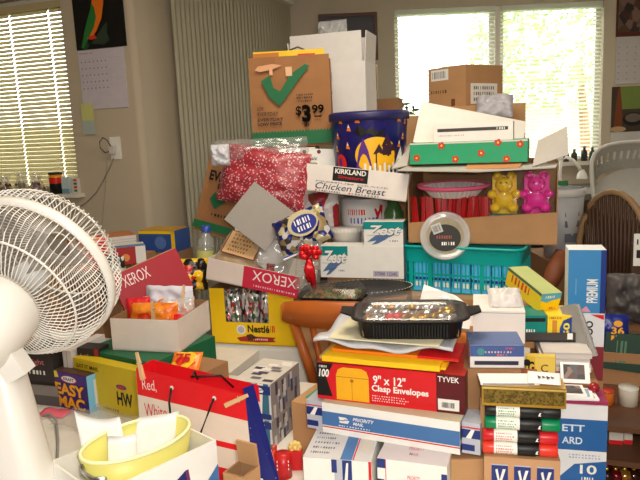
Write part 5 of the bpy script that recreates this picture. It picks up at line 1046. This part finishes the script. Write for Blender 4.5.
# marshmallow bears
PK, YL = mat((250, 40, 170), .45), mat((252, 206, 30), .45)
for nm, x, m in (('yellow', .655, YL), ('hot pink', .865, PK)):
    o = empty('bear_pack', L2(wc * x, .045, hc * .36, 0, 0), f'{nm} bear-shaped sweets in clear pack, in brown carton', 'candy pack'); k = hc * .5
    S = MB(); q_ = k / .105
    for a, b, r_ in ((0, .070, .027), (0, .030, .031), (-.020, .094, .013), (.020, .094, .013), (-.036, .045, .016), (.036, .045, .016), (-.026, .010, .018), (.026, .010, .018)): S.ball((a * 1.15, -.012, b * q_ + .01), (r_ * 1.1, .02, r_), m, 14)
    for a in (-.010, .010): S.ball((a, -.034, .076 * q_ + .01), .003, DARK, 8)
    S.build('bear_sweet', o)
    MB().box((-.042, .006, 0), (.042, .010, k * .95), m).build('backing_card', o)
    MB().pillow(.135, k * 1.25, .075, film('bear_film', .02, .04), 70, .1, T=Matrix.Translation((0, -.01, -.004))).build('clear_wrapper', o)
    tag(MB().box((-.05, -.02, 0), (.05, .06, hc * .36 - .008), mat((206, 120, 60), .6) if nm != 'yellow' else mat((120, 180, 190), .5)).build('gift_box', None, L2(wc * x, .04, .005)), f'small box under the {nm} bear sweets', 'box')
# clear round container leaning on the front
q = at(445, 236, 2.272); MQ = frame3(q, Vector((1, -.2, 0)), Vector((0, .45, 1))) @ Matrix.Rotation(R(90), 4, 'X')
o = empty('deli_container', MQ, 'round clear container with black label leaning on brown carton', 'container')
S = MB(); S.lathe([(.070, -.03), (.084, .0), (.088, .002), (.090, .006), (.084, .010), (.078, .006), (.066, .005)], HAZY, 48); S.build('clear_tub', o)
S = MB(); S.lathe([(0, .004), (.066, .005)], mat((150, 140, 112), .4, .3, 60), 40); S.build('contents', o)
S = MB(); F = lambda u, v, l=0: (u, v, .006 + l); S.disc(F, 0, -.008, .056, BLACK, .0, .05, 32); S.bars(F, -.03, -.012, .03, .0, mat((150, 70, 60), .5), 7, 5, .001); S.bars(F, -.012, -.036, .036, -.024, WHITE, 6, 2, .001)
T = Matrix.Rotation(R(20), 4, 'Z'); G = lambda u, v, l=0: tuple(T @ Vector((u, v, .008 + l))); S.rect(G, -.036, .016, .0, .052, mat((190, 190, 190), .5)); S.bars(G, -.032, .022, -.004, .046, BLACK, 9, 3, .001); S.build('label', o)
# green gift box, white boxes on the flaps
z3 = hc + .001
lgn = (MCt @ Matrix.Translation((.018, -.03, z3 + .003)), at(533, 170, 2.26).x - at(417, 170, 2.3).x, .075)
def dgf(mb, F, w, d, h):
    f = F['front']; rd = mat((196, 60, 50), .5); mb.rect(f, 0, h * .93, w, h, mat((214, 214, 200), .5))
    for u, v in ((.06, .3), (.28, .85), (.40, .2), (.62, .45), (.83, .15), (.94, .8), (.76, .9)):
        for a in range(5): mb.disc(f, w * u + .008 * math.cos(a * 1.257), h * v + .008 * math.sin(a * 1.257), .0055, rd, .001, None, 8)
        mb.disc(f, w * u, h * v, .004, YELL, .0014, None, 8)
bx('gift_box', 'green gift box with red flowers across top of brown carton', 'box', lgn, .22, mat((40, 160, 110), .5), dgf)
G2 = lambda x, y, z, *r: lgn[0] @ TR((x, y, z), *r)
bx('white_box', 'thin white box with dark stripe lying on green gift box', 'box', (G2(.085, .005, .076), lgn[1] * .67, .062), .09, WHITE, lambda mb, F, w, d, h: (mb.rect(F['front'], w * .05, h * .56, w * .94, h * .74, mat((70, 62, 58), .5)), mb.bars(F['front'], w * .8, h * .59, w * .92, h * .71, WHITE, 4), mb.bars(F['front'], w * .06, h * .32, w * .4, h * .38, mat((190, 180, 180), .5), 16)))
lwb = TB((413, 142), (519, 163), (424, 102), 2.42, 2.36, .05)
bx('gift_carton', 'large white box standing aslant behind the thin striped box', 'box', lwb, .04, mat((238, 230, 222), .55))
# brown labelled carton behind
zsup = 1.30
tag(MB().box((-.02, -.05, Z2), (.36, .20, zsup), CARD2).build('packing_carton', None, TR((.52, 2.72, 0), -12)), 'tall carton at back of table under the labelled brown box', 'box')
q = at(466, 106, 2.75); zq = q.z; wq, dq = .24, .30
tag(MB().box((0, 0, zsup + .001), (.34, .22, zq - .001), CARD).build('packing_carton', None, TR((.52, 2.70, 0), -12)), 'upper carton directly below the labelled brown box', 'box')
MQ = Matrix.Translation(q) @ Matrix.Rotation(R(-54), 4, 'Z') @ Matrix.Translation((-.215, 0, 0)); hq = at(466, 64, 2.75).z - zq
def dbr(mb, F, w, d, h):
    f, r = F['front'], F['right']; mb.rect(f, w * .08, h * .68, w * .55, h * .95, WHITE); mb.bars(f, w * .12, h * .73, w * .5, h * .90, mat((140, 140, 150), .5), 9); mb.bars(f, w * .08, h * .36, w * .52, h * .44, mat((96, 62, 40), .6), 7, 4); mb.rect(f, w * .62, h * .02, w * .72, h * .20, mat((110, 72, 44), .6))
    mb.rect(r, d * .12, h * .05, d * .85, h * .55, WHITE); [mb.bars(r, d * .2, h * (.12 + .14 * i), d * .78, h * (.2 + .14 * i), mat((120, 120, 130), .5), 10, i) for i in range(3)]; mb.rect(F['top'], 0, d * .45, w, d * .55, TAPE)
bx('labelled_carton', 'brown carton with white shipping labels against bright window', 'box', (MQ, .215, hq), .24, CARD, dbr)
bag('tissue_paper', 'crumpled grey paper bag right of the labelled brown carton', 'bag', TR(at(494, 118, 2.55), -20, -30), .14, .10, .07, mat((186, 184, 190), .6, .1, 20), 81, .2)
# oddments between the tall white carton and the window
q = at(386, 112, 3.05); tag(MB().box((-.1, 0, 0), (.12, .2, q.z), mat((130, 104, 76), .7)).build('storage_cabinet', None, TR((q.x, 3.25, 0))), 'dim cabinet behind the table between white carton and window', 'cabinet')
openbox('small_carton', 'little open brown carton right of the tall white one', 'box', (TR((q.x - .03, 3.27, q.z + .001), -20), .12, .07), .1, CARD2, CARDIN)
bx('brown_box', 'brown box standing behind right edge of tall white carton', 'box', (TR((q.x - .10, 3.36, q.z + .001), -10), .09, .25), .08, mat((176, 146, 100), .7))
bag('plastic_bag', 'crumpled pale plastic between tall white carton and brown one', 'bag', TR((q.x - .07, 3.26, q.z + .001), 0, 0), .10, .10, .04, HAZY, 82, .2)
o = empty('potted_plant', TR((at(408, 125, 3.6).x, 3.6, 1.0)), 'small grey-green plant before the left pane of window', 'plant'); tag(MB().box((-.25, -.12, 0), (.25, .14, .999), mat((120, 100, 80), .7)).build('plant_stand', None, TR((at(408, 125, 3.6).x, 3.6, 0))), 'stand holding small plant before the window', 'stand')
MB().lathe([(0, 0), (.06, 0), (.08, .14), (.075, .14), (0, .12)], mat((150, 90, 60), .7), 20).build('pot', o); S = MB(); rnd = random.Random(5); zpl = at(408, 104, 3.6).z - 1.0
for i in range(90):
    c = Vector((rnd.gauss(0, .06), rnd.gauss(0, .05), rnd.uniform(.14, zpl))); a = Vector((rnd.gauss(0, 1), rnd.gauss(0, 1), rnd.gauss(0, 1))).normalized() * .03; b = a.orthogonal().normalized() * .012; S.add([c - a, c + b, c + a, c - b], [(0, 1, 2, 3)], mat((110, 124, 84), .7, .2, 10))
S.build('foliage', o)
# ------------------------------------------------------------------ right-hand stacks on the front table
MR = TR((.304, 1.17, ZT), -13); wR = .142
def dr1(mb, F, w, d, h):
    f = F['front']; mb.rect(f, 0, 0, w, h, mat((196, 150, 110), .6))
    for i in range(3):
        u = w * (.10 + .30 * i); mb.rect(f, u, h * .0, u + w * .22, h * .88, SILV, .0009); mb.rect(f, u, h * .42, u + w * .22, h * .86, DENIM, .0012); mb.poly(f, [(u + w * .05, h * .78), (u + w * .10, h * .5), (u + w * .12, h * .5), (u + w * .19, h * .8), (u + w * .15, h * .8), (u + w * .11, h * .6), (u + w * .08, h * .8)], WHITE, .0015); mb.rect(f, u, h * .36, u + w * .22, h * .40, RED, .0013)
bx('mailing_box', 'tan and blue postal box below the four markers', 'box', (MR, wR, .119), .056, CARD, dr1)
LR = lambda x, y, z, *r: MR @ TR((x, y, z), *r)
bx('marker_card', 'tan backing card standing behind the four markers', 'card', (LR(-.006, .031, .1195), wR + .004, .106), .006, CARD)
MKG, MKR = mat((0, 130, 80), .35), mat((206, 30, 36), .35)
for i, (c_, e_, nm, t_, lbm) in enumerate(((BLACK, BLACK, 'black', (60, 140, 80), 'black marker pen, topmost of the four'), (MKG, MKG, 'green', (60, 140, 80), 'green ended marker pen, second from the top'), (MKR, MKR, 'red', (206, 60, 60), 'red ended marker pen, third from the top'), (mat((226, 56, 40), .35), mat((226, 66, 46), .35), 'orange red', (206, 60, 60), 'orange red marker pen, lowest of the four'))):
    z = .1195 + .0131 + (3 - i) * .0262; r_ = .0128; x0_ = -.002 if i > 1 else .002
    o = empty('marker', LR(x0_, .0145, z), lbm, 'marker', 'markers stacked on the postal box'); RX = Matrix.Rotation(R(90), 4, 'Y')
    MB().lathe([(0, 0), (r_ * .9, 0), (r_, .002), (r_, .020), (r_ * .99, .021)], e_, 20, RX).build('barrel_end', o)
    S = MB(); S.lathe([(r_, .021), (r_, .065)], mat((236, 236, 226), .4), 20, RX)
    F = lambda u, v, l=0: (u, -(r_ + l) * math.cos(v / r_), (r_ + l) * math.sin(v / r_))
    for k in range(4): S.bars(F, .025, -.008 + k * .005, .06 - .004 * (k % 2), -.0055 + k * .005, mat(t_, .5), 8, i * 5 + k, .0006)
    S.build('printed_label', o)
    MB().lathe([(r_ * 1.02, .065), (r_ * 1.06, .067), (r_ * 1.06, .098), (r_ * .9, .103), (r_ * .9, .106)], BLACK, 20, RX).build('cap', o)
    S = MB(); S.lathe([(r_ * .95, .106), (r_, .108), (r_, .138), (r_ * .9, .140), (0, .140)], c_ if i else BLACK, 20, RX); S.poly(F, [(.098, -.003), (.101, .003), (.104, .003), (.102, 0), (.104, -.003)], WHITE, .0016); S.build('barrel', o)
GOLD = mat((196, 156, 60), .3, .1, 40, .7); 
def dgold(mb, F, w, d, h):
    f = F['front']; mb.rect(f, w * .02, h * .14, w * .98, h * .84, mixmat('gold_leaf_print', [(104, 84, 26), (120, 98, 36), (84, 68, 22), (136, 110, 44)], 260, .4, .3)); mb.rect(f, 0, h * .88, w, h * .97, mat((240, 214, 130), .3, .05, 20, .6), .001)
    mb.rect(F['top'], 0, 0, w, d, mat((190, 150, 70), .4))
bx('gold_box', 'gold patterned flat box on top of the marker pens', 'box', (LR(-.004, -.002, .2265), wR + .012, .039), .055, GOLD, dgold)
zg_ = ZT + .2265 + .039 + .001
def floorbox(name, label, x0, x1, y0, y1, z0, z1, c=CARD2, yaw=-16):
    M = TR((x0, y0, z0), yaw); return tag(MB().box((0, 0, 0), (x1 - x0, y1 - y0, z1 - z0), c).box((-.0006, (y1 - y0) / 2 - .02, z1 - z0 - .03), (x1 - x0 + .0006, (y1 - y0) / 2 + .02, z1 - z0 + .0006), TAPE).build(name, None, M), label, 'box')
floorbox('packing_carton', 'carton behind gold box carrying the white boxes', .285, .40, 1.262, 1.56, ZT, zg_ - .001)
# R2
def dr2(mb, F, w, d, h):
    f = F['front']; bl = mat((36, 96, 160), .45); mb.rect(f, 0, h * .42, w, h * .82, bl); mb.text(f, 'ETT', w * .52, h * .66, w * .76, h * .75, mat((210, 226, 240), .5), .02); mb.text(f, 'ARD', w * .52, h * .50, w * .74, h * .59, mat((210, 226, 240), .5), .02)
    mb.poly(f, [(w * .50, 0), (w * .50, h * .06), (w * .66, h * .24), (w, h * .30), (w, h * .0)], bl); mb.text(f, '10', w * .72, h * .12, w * .90, h * .24, WHITE, .02, 0, .0016); mb.bars(f, w * .74, h * .04, w * .88, h * .08, WHITE, 5, 1, .0016); [mb.bars(f, w * .6, h * (.32 + .035 * i), w * .95, h * (.335 + .035 * i), mat((140, 160, 190), .5), 10, i) for i in range(2)]
bx('envelope_box', 'white and blue envelope box numbered 10 beside the markers', 'box', (TR((.402, 1.292, ZT), -14), .185, .175), .075, mat((226, 226, 228), .5), dr2)
M2 = TR((.402, 1.292, ZT + .1755), -14); L3 = lambda x, y, z, *r: M2 @ TR((x, y, z), *r)
tag(MB().box((.08, .003, 0), (.186, .073, .006), mat((150, 40, 84), .5)).build('folder', None, L3(0, 0, 0)), 'burgundy folder lying on the numbered envelope box', 'folder')
for i, (x, y, a, w_, lbp) in enumerate(((.095, .004, 4, .075, 'white bordered photo print lowest on the burgundy folder'), (.088, .004, -3, .07, 'photo print with blue cast in the middle of the pile'), (.083, .003, 2, .062, 'dark photo print on top of the burgundy folder pile'))):
    mb = MB().box((0, 0, 0), (w_, .055, .004), PAPER); F = faceF(w_, .055, .004)['top']; mb.rect(F, w_ * .1, .006, w_ * .9, .049, mixmat('photo_print', [(90, 70, 64), (60, 50, 54), (140, 110, 96), (80, 86, 90)], 50, .3) if i != 1 else mat((150, 170, 200), .4))
    tag(mb.build('photo_print', None, L3(x, y, .0065 + i * .0048, a)), lbp, 'photo')
mb = MB().box((0, -.002, 0), (.06, 0, .045), PAPER); F = lambda u, v, l=0: (u, -.002 - l, v); mb.rect(F, .006, .008, .05, .040, mixmat('photo_print', [], 1)); tag(mb.build('photo_print', None, L3(.10, .064, .022, 0, -32)), 'photo print leaning up behind the flat photo pile', 'photo')
floorbox('packing_carton', 'carton behind the numbered envelope box carrying paper pads', .47, .605, 1.37, 1.60, ZT, .925)
# leather-look pack and yellow pack
mb = MB().box((0, 0, 0), (.036, .03, .055), mat((150, 76, 44), .5)); mb.rect(lambda u, v, l=0: (u, -l, v), .012, .02, .030, .038, mat((200, 50, 40), .5)); tag(mb.build('brown_pack', None, L3(.012, .02, .0005)), 'reddish brown box with red square beside paper pads', 'box')
def dyp(mb, F, w, d, h):
    f = F['front']; mb.rect(f, 0, 0, w * .3, h, mat((230, 190, 60), .5)); mb.text(f, 'G', w * .06, h * .35, w * .28, h * .8, BLACK, .03); mb.rect(f, w * .32, h * .08, w * .95, h * .92, mat((240, 206, 90), .5)); mb.text(f, 'C', w * .5, h * .4, w * .75, h * .7, mat((110, 80, 30), .5)); mb.rect(F['right'], 0, 0, d, h, mat((70, 40, 30), .5)); mb.disc(f, w * .02, h * .75, .008, BLACK, .0014)
bx('pencil_box', 'yellow cream box with black letter in front of paper pads', 'box', (TR((.452, 1.372, .926), -14), .062, .060), .02, mat((236, 204, 96), .5), dyp)
tag(MB().box((-.008, .005, 0), (.07, .05, .185), CARD2).build('packing_carton', None, TR((.452, 1.372, ZT), -14)), 'slim carton under the yellow cream letter box', 'box')
# paper pads
zp_ = .926
for i, (t_, c_, dx, lbp) in enumerate(((.012, (190, 60, 66), 0, 'red edged pad at the bottom of the paper stack'), (.016, (232, 226, 218), .004, 'white pad second from bottom of paper stack'), (.014, (222, 216, 206), .001, 'cream pad third from bottom of paper stack'), (.013, (214, 206, 200), .006, 'grey white pad on top of the paper stack'))):
    mb = MB().box((0, 0, 0), (.105, .21, t_), mat(c_, .7)); mb.rect(lambda u, v, l=0: (u, -l, v), 0, t_ * .7, .105, t_, mat((200, 190, 184), .7)) if i else None
    tag(mb.build('paper_pad', None, TR((.494 + dx, 1.40, zp_), -15 + i)), lbp, 'pad', 'paper pads'); zp_ += t_ + .0006
# dark tray with boxes
mt2 = TR((.462, 1.475, zp_ + .001), -9); o = openbox('desk_tray', 'dark grey tray holding teal and yellow boxes', 'tray', (mt2, .135, .022), .13, mat((66, 58, 58), .5), None, lambda mb, F, w, d, h: (mb.rect(F['front'], 0, h * .2, w * .07, h, WHITE), mb.rect(F['front'], w * .86, h * .3, w * .95, h, WHITE)))
T2 = lambda x, y, z, *r: mt2 @ TR((x, y, z), *r)
bx('teal_box', 'teal green little box with black band in dark tray', 'box', (T2(.010, .008, .0045), .060, .058), .09, mat((0, 132, 122), .4), lambda mb, F, w, d, h: (mb.rect(F['front'], w * .15, h * .74, w * .95, h * .9, BLACK), mb.bars(F['front'], w * .12, h * .3, w * .6, h * .42, WHITE, 5), mb.bars(F['front'], w * .18, h * .18, w * .62, h * .25, WHITE, 8)))
def d50(mb, F, w, d, h):
    f = F['front']; mb.poly(f, [(w * .5, 0), (w * .52, h * .5), (w * .66, h * .8), (w, h * .95), (w, 0)], mat((40, 70, 150), .4)); mb.text(f, '50', w * .66, h * .12, w * .92, h * .70, mat((250, 224, 60), .4), .03, 0, .0014, turn=True); mb.rect(f, w * .2, h * .1, w * .4, h * .8, mat((214, 140, 50), .5)); mb.bars(f, w * .08, h * .86, w * .6, h * .94, mat((190, 60, 40), .5), 7)
bx('film_box', 'yellow and blue box numbered 50 in dark tray', 'box', (T2(.072, .008, .0045), .055, .058), .09, mat((248, 214, 50), .4), d50)
# tilted box above
mc2 = TR(T2(.045, .012, .075).translation + Vector((0, 0, .004)), 8, 6, 8)
def dcr(mb, F, w, d, h):
    f = F['front']; mb.rect(f, 0, h * .45, w, h, mat((80, 170, 200), .4)); mb.poly(f, [(0, h * .62), (w * .3, h * .5), (w * .6, h * .62), (w, h * .7), (w, h * .42), (0, h * .42)], YELL, .001); mb.bars(f, w * .2, h * .74, w * .7, h * .88, WHITE, 5, 1, .0014); mb.bars(f, w * .5, h * .14, w * .85, h * .24, mat((200, 60, 40), .5), 4, 2, .0014)
    l = F['left']; mb.rect(l, 0, 0, d, h, mat((230, 200, 40), .4)); mb.bars(l, d * .15, h * .4, d * .75, h * .8, mat((206, 60, 40), .5), 6, 3, .001); mb.rect(l, 0, h * .85, d, h, mat((60, 110, 90), .5), .001)
    mb.rect(F['top'], 0, 0, w, d, mat((180, 190, 120), .5))
bx('crayon_box', 'yellow and aqua box tilted on top of the teal one', 'box', (TR(at(538, 312, 1.52), 16, 15, 3), .056, .050), .15, YELL, dcr)
# tall blue and white box
qa = at(566, 378, 1.50); lt3 = (TR(qa, -15), .084, at(567, 250, 1.50).z - qa.z); wt3, ht3 = lt3[1], lt3[2]
def dtb(mb, F, w, d, h):
    f = F['front']; mb.rect(f, 0, h * .52, w, h, mat((56, 134, 192), .4)); mb.rect(f, w * .86, h * .52, w, h, mat((24, 50, 130), .4), .0008); mb.text(f, 'PREMIUM', w * .50, h * .60, w * .80, h * .78, WHITE, .02, 0, .0012, turn=True); mb.bars(f, w * .2, h * .66, w * .28, h * .78, mat((110, 170, 210), .4), 1, 1, .0012)
    mb.poly(f, [(w * .3, h * .53), (w * .5, h * .575), (w * .62, h * .53)], mat((220, 150, 170), .5), .0012); mb.poly(f, [(w * .62, h * .51), (w * .98, h * .51), (w * .98, h * .47)], RED, .001); mb.text(f, 'DOO', w * .50, h * .30, w * .70, h * .46, BLACK, .03, 0, .0012, turn=True); mb.rect(f, 0, 0, w, h * .26, mat((132, 40, 52), .5))
bx('tall_box', 'tall upright blue and white box right of the leaning magazines', 'box', lt3, .07, mat((226, 226, 228), .5), dtb)
floorbox('packing_carton', 'narrow carton below the tall upright blue box', lt3[0].translation.x - .004, lt3[0].translation.x + wt3 + .002, lt3[0].translation.y + .004, lt3[0].translation.y + .075, ZT, lt3[0].translation.z - .002, CARD2, -20)
for i, (dx, lbp, c_) in enumerate(((0, 'grey magazine leaning left of the tall blue box, outer one', (150, 146, 140)), (.012, 'pale magazine leaning against the tall blue box, inner one', (196, 190, 184)))):
    m_ = TB((576 + i * 7, 358), (592 + i * 5, 356), (565 + i * 6, 306), 1.455 + .012 * i, 1.43 + .012 * i, .02)
    tag(MB().box((0, 0, 0), (m_[1], .006, m_[2]), mat(c_, .5)).box((-.0005, .0008, .001), (m_[1], .0052, m_[2] - .001), PAPER).build('magazine', None, m_[0]), lbp, 'magazine')
# white box pile, booklet box, papers
mwb = TR((.345, 1.425, zg_), -14)
bx('white_box', 'plain white box beneath the crumpled white plastic bag', 'box', (mwb, .115, .075), .15, mat((236, 228, 222), .6), lambda mb, F, w, d, h: mb.rect(F['front'], 0, h * .93, w, h * .95, GREYC))
mkb = TR((.300, 1.265, zg_), -8)
def dbk2(mb, F, w, d, h):
    f, t = F['front'], F['top']; mb.rect(f, w * .08, h * .12, w * .9, h * .3, mat((50, 46, 70), .5)); mb.rect(f, w * .0, h * .5, w, h, mat((70, 92, 150), .4)); mb.bars(f, w * .28, h * .66, w * .8, h * .74, mat((214, 190, 180), .5), 9, 3, .001); mb.bars(f, w * .5, h * .54, w * .72, h * .60, mat((226, 110, 90), .5), 4, 2, .001); mb.disc(f, w * .2, h * .72, h * .16, mat((70, 140, 140), .5), .0008); mb.bars(f, w * .66, h * .84, w * .86, h * .9, mat((220, 80, 80), .5), 3, 2, .001)
    mb.rect(t, 0, 0, w, d, mat((90, 110, 160), .4))
bx('label_box', 'flat box with blue printed band on white paper slips', 'box', (mkb, .108, .048), .09, mat((232, 228, 224), .5), dbk2)
tag(MB().box((0, 0, 0), (.11, .05, .004), PAPER).box((.004, -.0006, .0012), (.1, 0, .003), mat((60, 56, 120), .5)).build('notepad', None, LR(-.006, .0, .2665, 6)), 'white notepad with dark blue edge on gold box', 'pad')
mb = MB().sheet(.06, .045, PAPER, lambda u, v: .002 + .006 * v, 8); F = lambda u, v, l=0: (u, v, .0045 + .006 * v / .045 + l); [mb.poly(F, [(.02 + .008 * k, .012 + .004 * (k % 2)), (.026 + .008 * k, .020), (.018 + .008 * k, .026)], mat((70, 64, 80), .6), .001) for k in range(4)]
tag(mb.build('printed_sheet', None, LR(.08, .004, .2712, -6)), 'white sheet with grey leaf print on gold box', 'paper')
# crumpled white plastic and big envelope behind the tray
bag('plastic_bag', 'crumpled white plastic bag lying on the plain white box', 'bag', mwb @ TR((.075, .03, .077), 5, -60), .075, .06, .025, mat((232, 226, 222), .35, .03, 20, trans=.2), 91, .2)
m_ = TB((414, 322), (476, 330), (420, 284), 1.60, 1.56, .10)
P = [Vector(p) for p in ((0, 0, 0), (m_[1], 0, 0), (m_[1], 0, m_[2] * .42), (m_[1] * .62, 0, m_[2] * .80), (m_[1] * .06, 0, m_[2]))]
S = MB(); S.add(P + [p + Vector((0, .004, 0)) for p in P], [(0, 1, 2, 3, 4), (9, 8, 7, 6, 5)] + [(i, i + 5, (i + 1) % 5 + 5, (i + 1) % 5) for i in range(5)], mat((240, 234, 230), .55)); tag(S.build('white_envelope', None, m_[0]), 'large white envelope standing aslant before the teal basket', 'envelope')
floorbox('packing_carton', 'carton between red envelope box and white box stack', .17, .335, 1.60, 1.80, ZT,   .99, CARD, -14)
# ------------------------------------------------------------------ shelf unit at the right edge
SHM = mat((96, 62, 42), .5, .15, 20); o = empty('shelf_unit', MT @ Matrix.Translation((.53, .50, 0)), 'dark brown wooden shelf unit at right edge of picture', 'shelf')
for z in (.10, .34, .58, .665, .756): MB().box((0, 0, z - .014), (.42, .40, z), SHM).build('shelf_board', o)
for x in (0, .406): MB().box((x, .02, 0), (x + .014, .40, .742), SHM).build('side_panel', o)
MSH = MT @ Matrix.Translation((.53, .50, 0)); SHi = MSH.inverted()
def onsh(px, py, z): return atz(px, py, z)
def tin(px, py, z, r_, h_, c1, c2, label, nm='tin'):
    q = onsh(px, py, z); o = empty(nm, TR((q.x, q.y, z + .0005), -20), label, 'tin'); MB().lathe([(0, 0), (r_, 0), (r_, h_)], mat(c1, .4), 22).build('body', o); MB().lathe([(r_ * 1.04, h_), (r_ * 1.04, h_ + .006), (0, h_ + .006)], mat(c2, .35), 22).build('lid', o)
tin(607, 404, .756, .016, .034, (226, 120, 40), (190, 60, 40), 'small orange tin on top board of the brown shelf')
tin(628, 404, .756, .024, .042, (222, 214, 196), (200, 196, 186), 'cream white canister under the green box')
for px_, w_, lbp in ((617, .034, 'red and white little carton on the second brown shelf'), (632, .02, 'slim white carton on second brown shelf, right one')):
    q = onsh(px_ - 8, 444, .665); bx('small_carton', lbp, 'box', (TR((q.x, q.y, .6655), -14), w_, .058), .03, mat((222, 212, 198), .5), lambda mb, F, w, d, h: mb.rect(F['front'], 0, 0, w, h * .2, RED))
rnd = random.Random(8); 
for i in range(9):
    q = onsh(606 + (i % 5) * 9, 474 + (i // 5) * 10, .58); nm = ['wine red', 'gold', 'dark brown'][i % 3]
    o = MB().ball((0, 0, .021), .02, mat([(110, 24, 30), (150, 104, 50), (60, 34, 26)][i % 3], .12, .2, 40, .5), 18).lathe([(.005, .04), (.005, .046), (0, .046)], GOLD, 10).build('bauble', None, TR((q.x, q.y, .5805)))
    tag(o, f'shiny {nm} bauble on the low brown shelf', 'ornament', f'{nm} baubles on the low shelf')
q = atz(607, 388, .757); M = TR((q.x, q.y + .03, .8045), -20, -10, 4)
def dgn(mb, F, w, d, h):
    f = F['front']; mb.poly(f, [(w * .5, h * .35), (w * .8, h * .5), (w * .95, h * .4), (w * .7, h * .3)], mat((120, 150, 130), .4)); mb.bars(f, w * .15, h * .2, w * .3, h * .8, mat((70, 110, 84), .4), 3)
bx('green_pack', 'dark green pack tilted on top of cream canister', 'pack', (M, .20, .105), .035, mat((10, 50, 34), .35), dgn)
q = at(604, 354, 1.72); mb = MB().pillow(.085, .10, .04, mat((20, 36, 120), .3), 95, .06); F = lambda u, v, l=0: (u, -.026 - l, v)
YO = mat((240, 170, 50), .4); mb.disc(F, .01, .078, .012, YO, .001, .009); mb.text(F, '36', -.008, .048, .026, .068, YO, .03, 0, .001); mb.bars(F, -.008, .024, .028, .044, YO, 3, 2, .001)
tag(mb.build('snack_bag', None, TR((at(619, 350, 1.72).x, 1.76, q.z), -16, -6)), 'blue pack numbered 36 standing behind the green pack', 'pack')
tag(MB().box((-.06, -.035, 0), (.09, .12, q.z - .758), CARD2).build('packing_carton', None, TR((at(619, 350, 1.72).x, 1.76, .757), -20)), 'carton on shelf unit under the blue numbered pack', 'box')
o = tag(MB().ball((0, 0, .012), .012, mat((150, 30, 40), .2), 14).build('bauble', None, L3(.165, .05, .007)), 'tiny dark red bauble beside the photo pile', 'ornament')
# ------------------------------------------------------------------ things beyond, right of the teal basket
pa, pb = at(564, 253, 2.2), at(541, 300, 2.15); pc = pa + (pb - pa) * ((pa.z - .925) / (pa.z - pb.z))
tag(MB().tube([pc, (pa + pc) / 2, pa], [.026, .034, .03], mat((120, 66, 36), .6, .2, 20), 14).build('paper_roll'), 'brown roll leaning right of the teal basket', 'roll')
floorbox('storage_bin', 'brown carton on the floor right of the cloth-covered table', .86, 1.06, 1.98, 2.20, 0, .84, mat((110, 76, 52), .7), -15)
q = Vector((.90, 2.02, .901)); MB_ = TR((.93, 2.07, .902), -25, -10)
bag('grey_bag', 'limp grey plastic bag slumped at right edge behind tall blue box', 'bag', TR((1.0, 2.03, .842), -20, -6), .13, .16, .08, mat((80, 76, 76), .45, .15, 12), 96, .2)
q = at(592, 310, 2.0); tag(MB().lathe([(0, 0), (.022, 0), (.03, .08), (.028, .08), (0, .006)], mat((210, 200, 184), .5), 20).build('paper_cup', None, TR((at(590, 300, 2.0).x + .03, 2.06, .842))), 'pale paper cup between tall blue box and grey bag', 'cup')
mb = MB().box((0, 0, 0), (.10, .003, .12), PAPER); F = lambda u, v, l=0: (u, -l, v); mb.bars(F, .01, .08, .09, .10, DARK, 5); mb.bars(F, .01, .03, .09, .06, DARK, 4, 2)
tag(mb.build('white_sign', None, TR(at(633, 266, 2.3), -12)), 'white card with dark lettering at right picture edge', 'card')
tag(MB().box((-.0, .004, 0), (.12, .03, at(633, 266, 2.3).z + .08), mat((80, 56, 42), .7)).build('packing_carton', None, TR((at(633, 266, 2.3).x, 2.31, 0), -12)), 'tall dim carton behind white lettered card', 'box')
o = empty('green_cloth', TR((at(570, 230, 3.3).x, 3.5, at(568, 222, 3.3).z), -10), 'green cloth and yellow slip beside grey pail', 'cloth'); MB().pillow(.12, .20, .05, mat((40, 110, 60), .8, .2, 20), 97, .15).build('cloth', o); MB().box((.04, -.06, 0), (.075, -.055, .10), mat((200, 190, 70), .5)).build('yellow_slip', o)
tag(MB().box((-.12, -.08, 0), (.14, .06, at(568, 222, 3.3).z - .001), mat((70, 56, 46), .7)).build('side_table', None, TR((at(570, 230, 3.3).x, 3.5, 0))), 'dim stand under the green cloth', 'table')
bpy.context.view_layer.update()
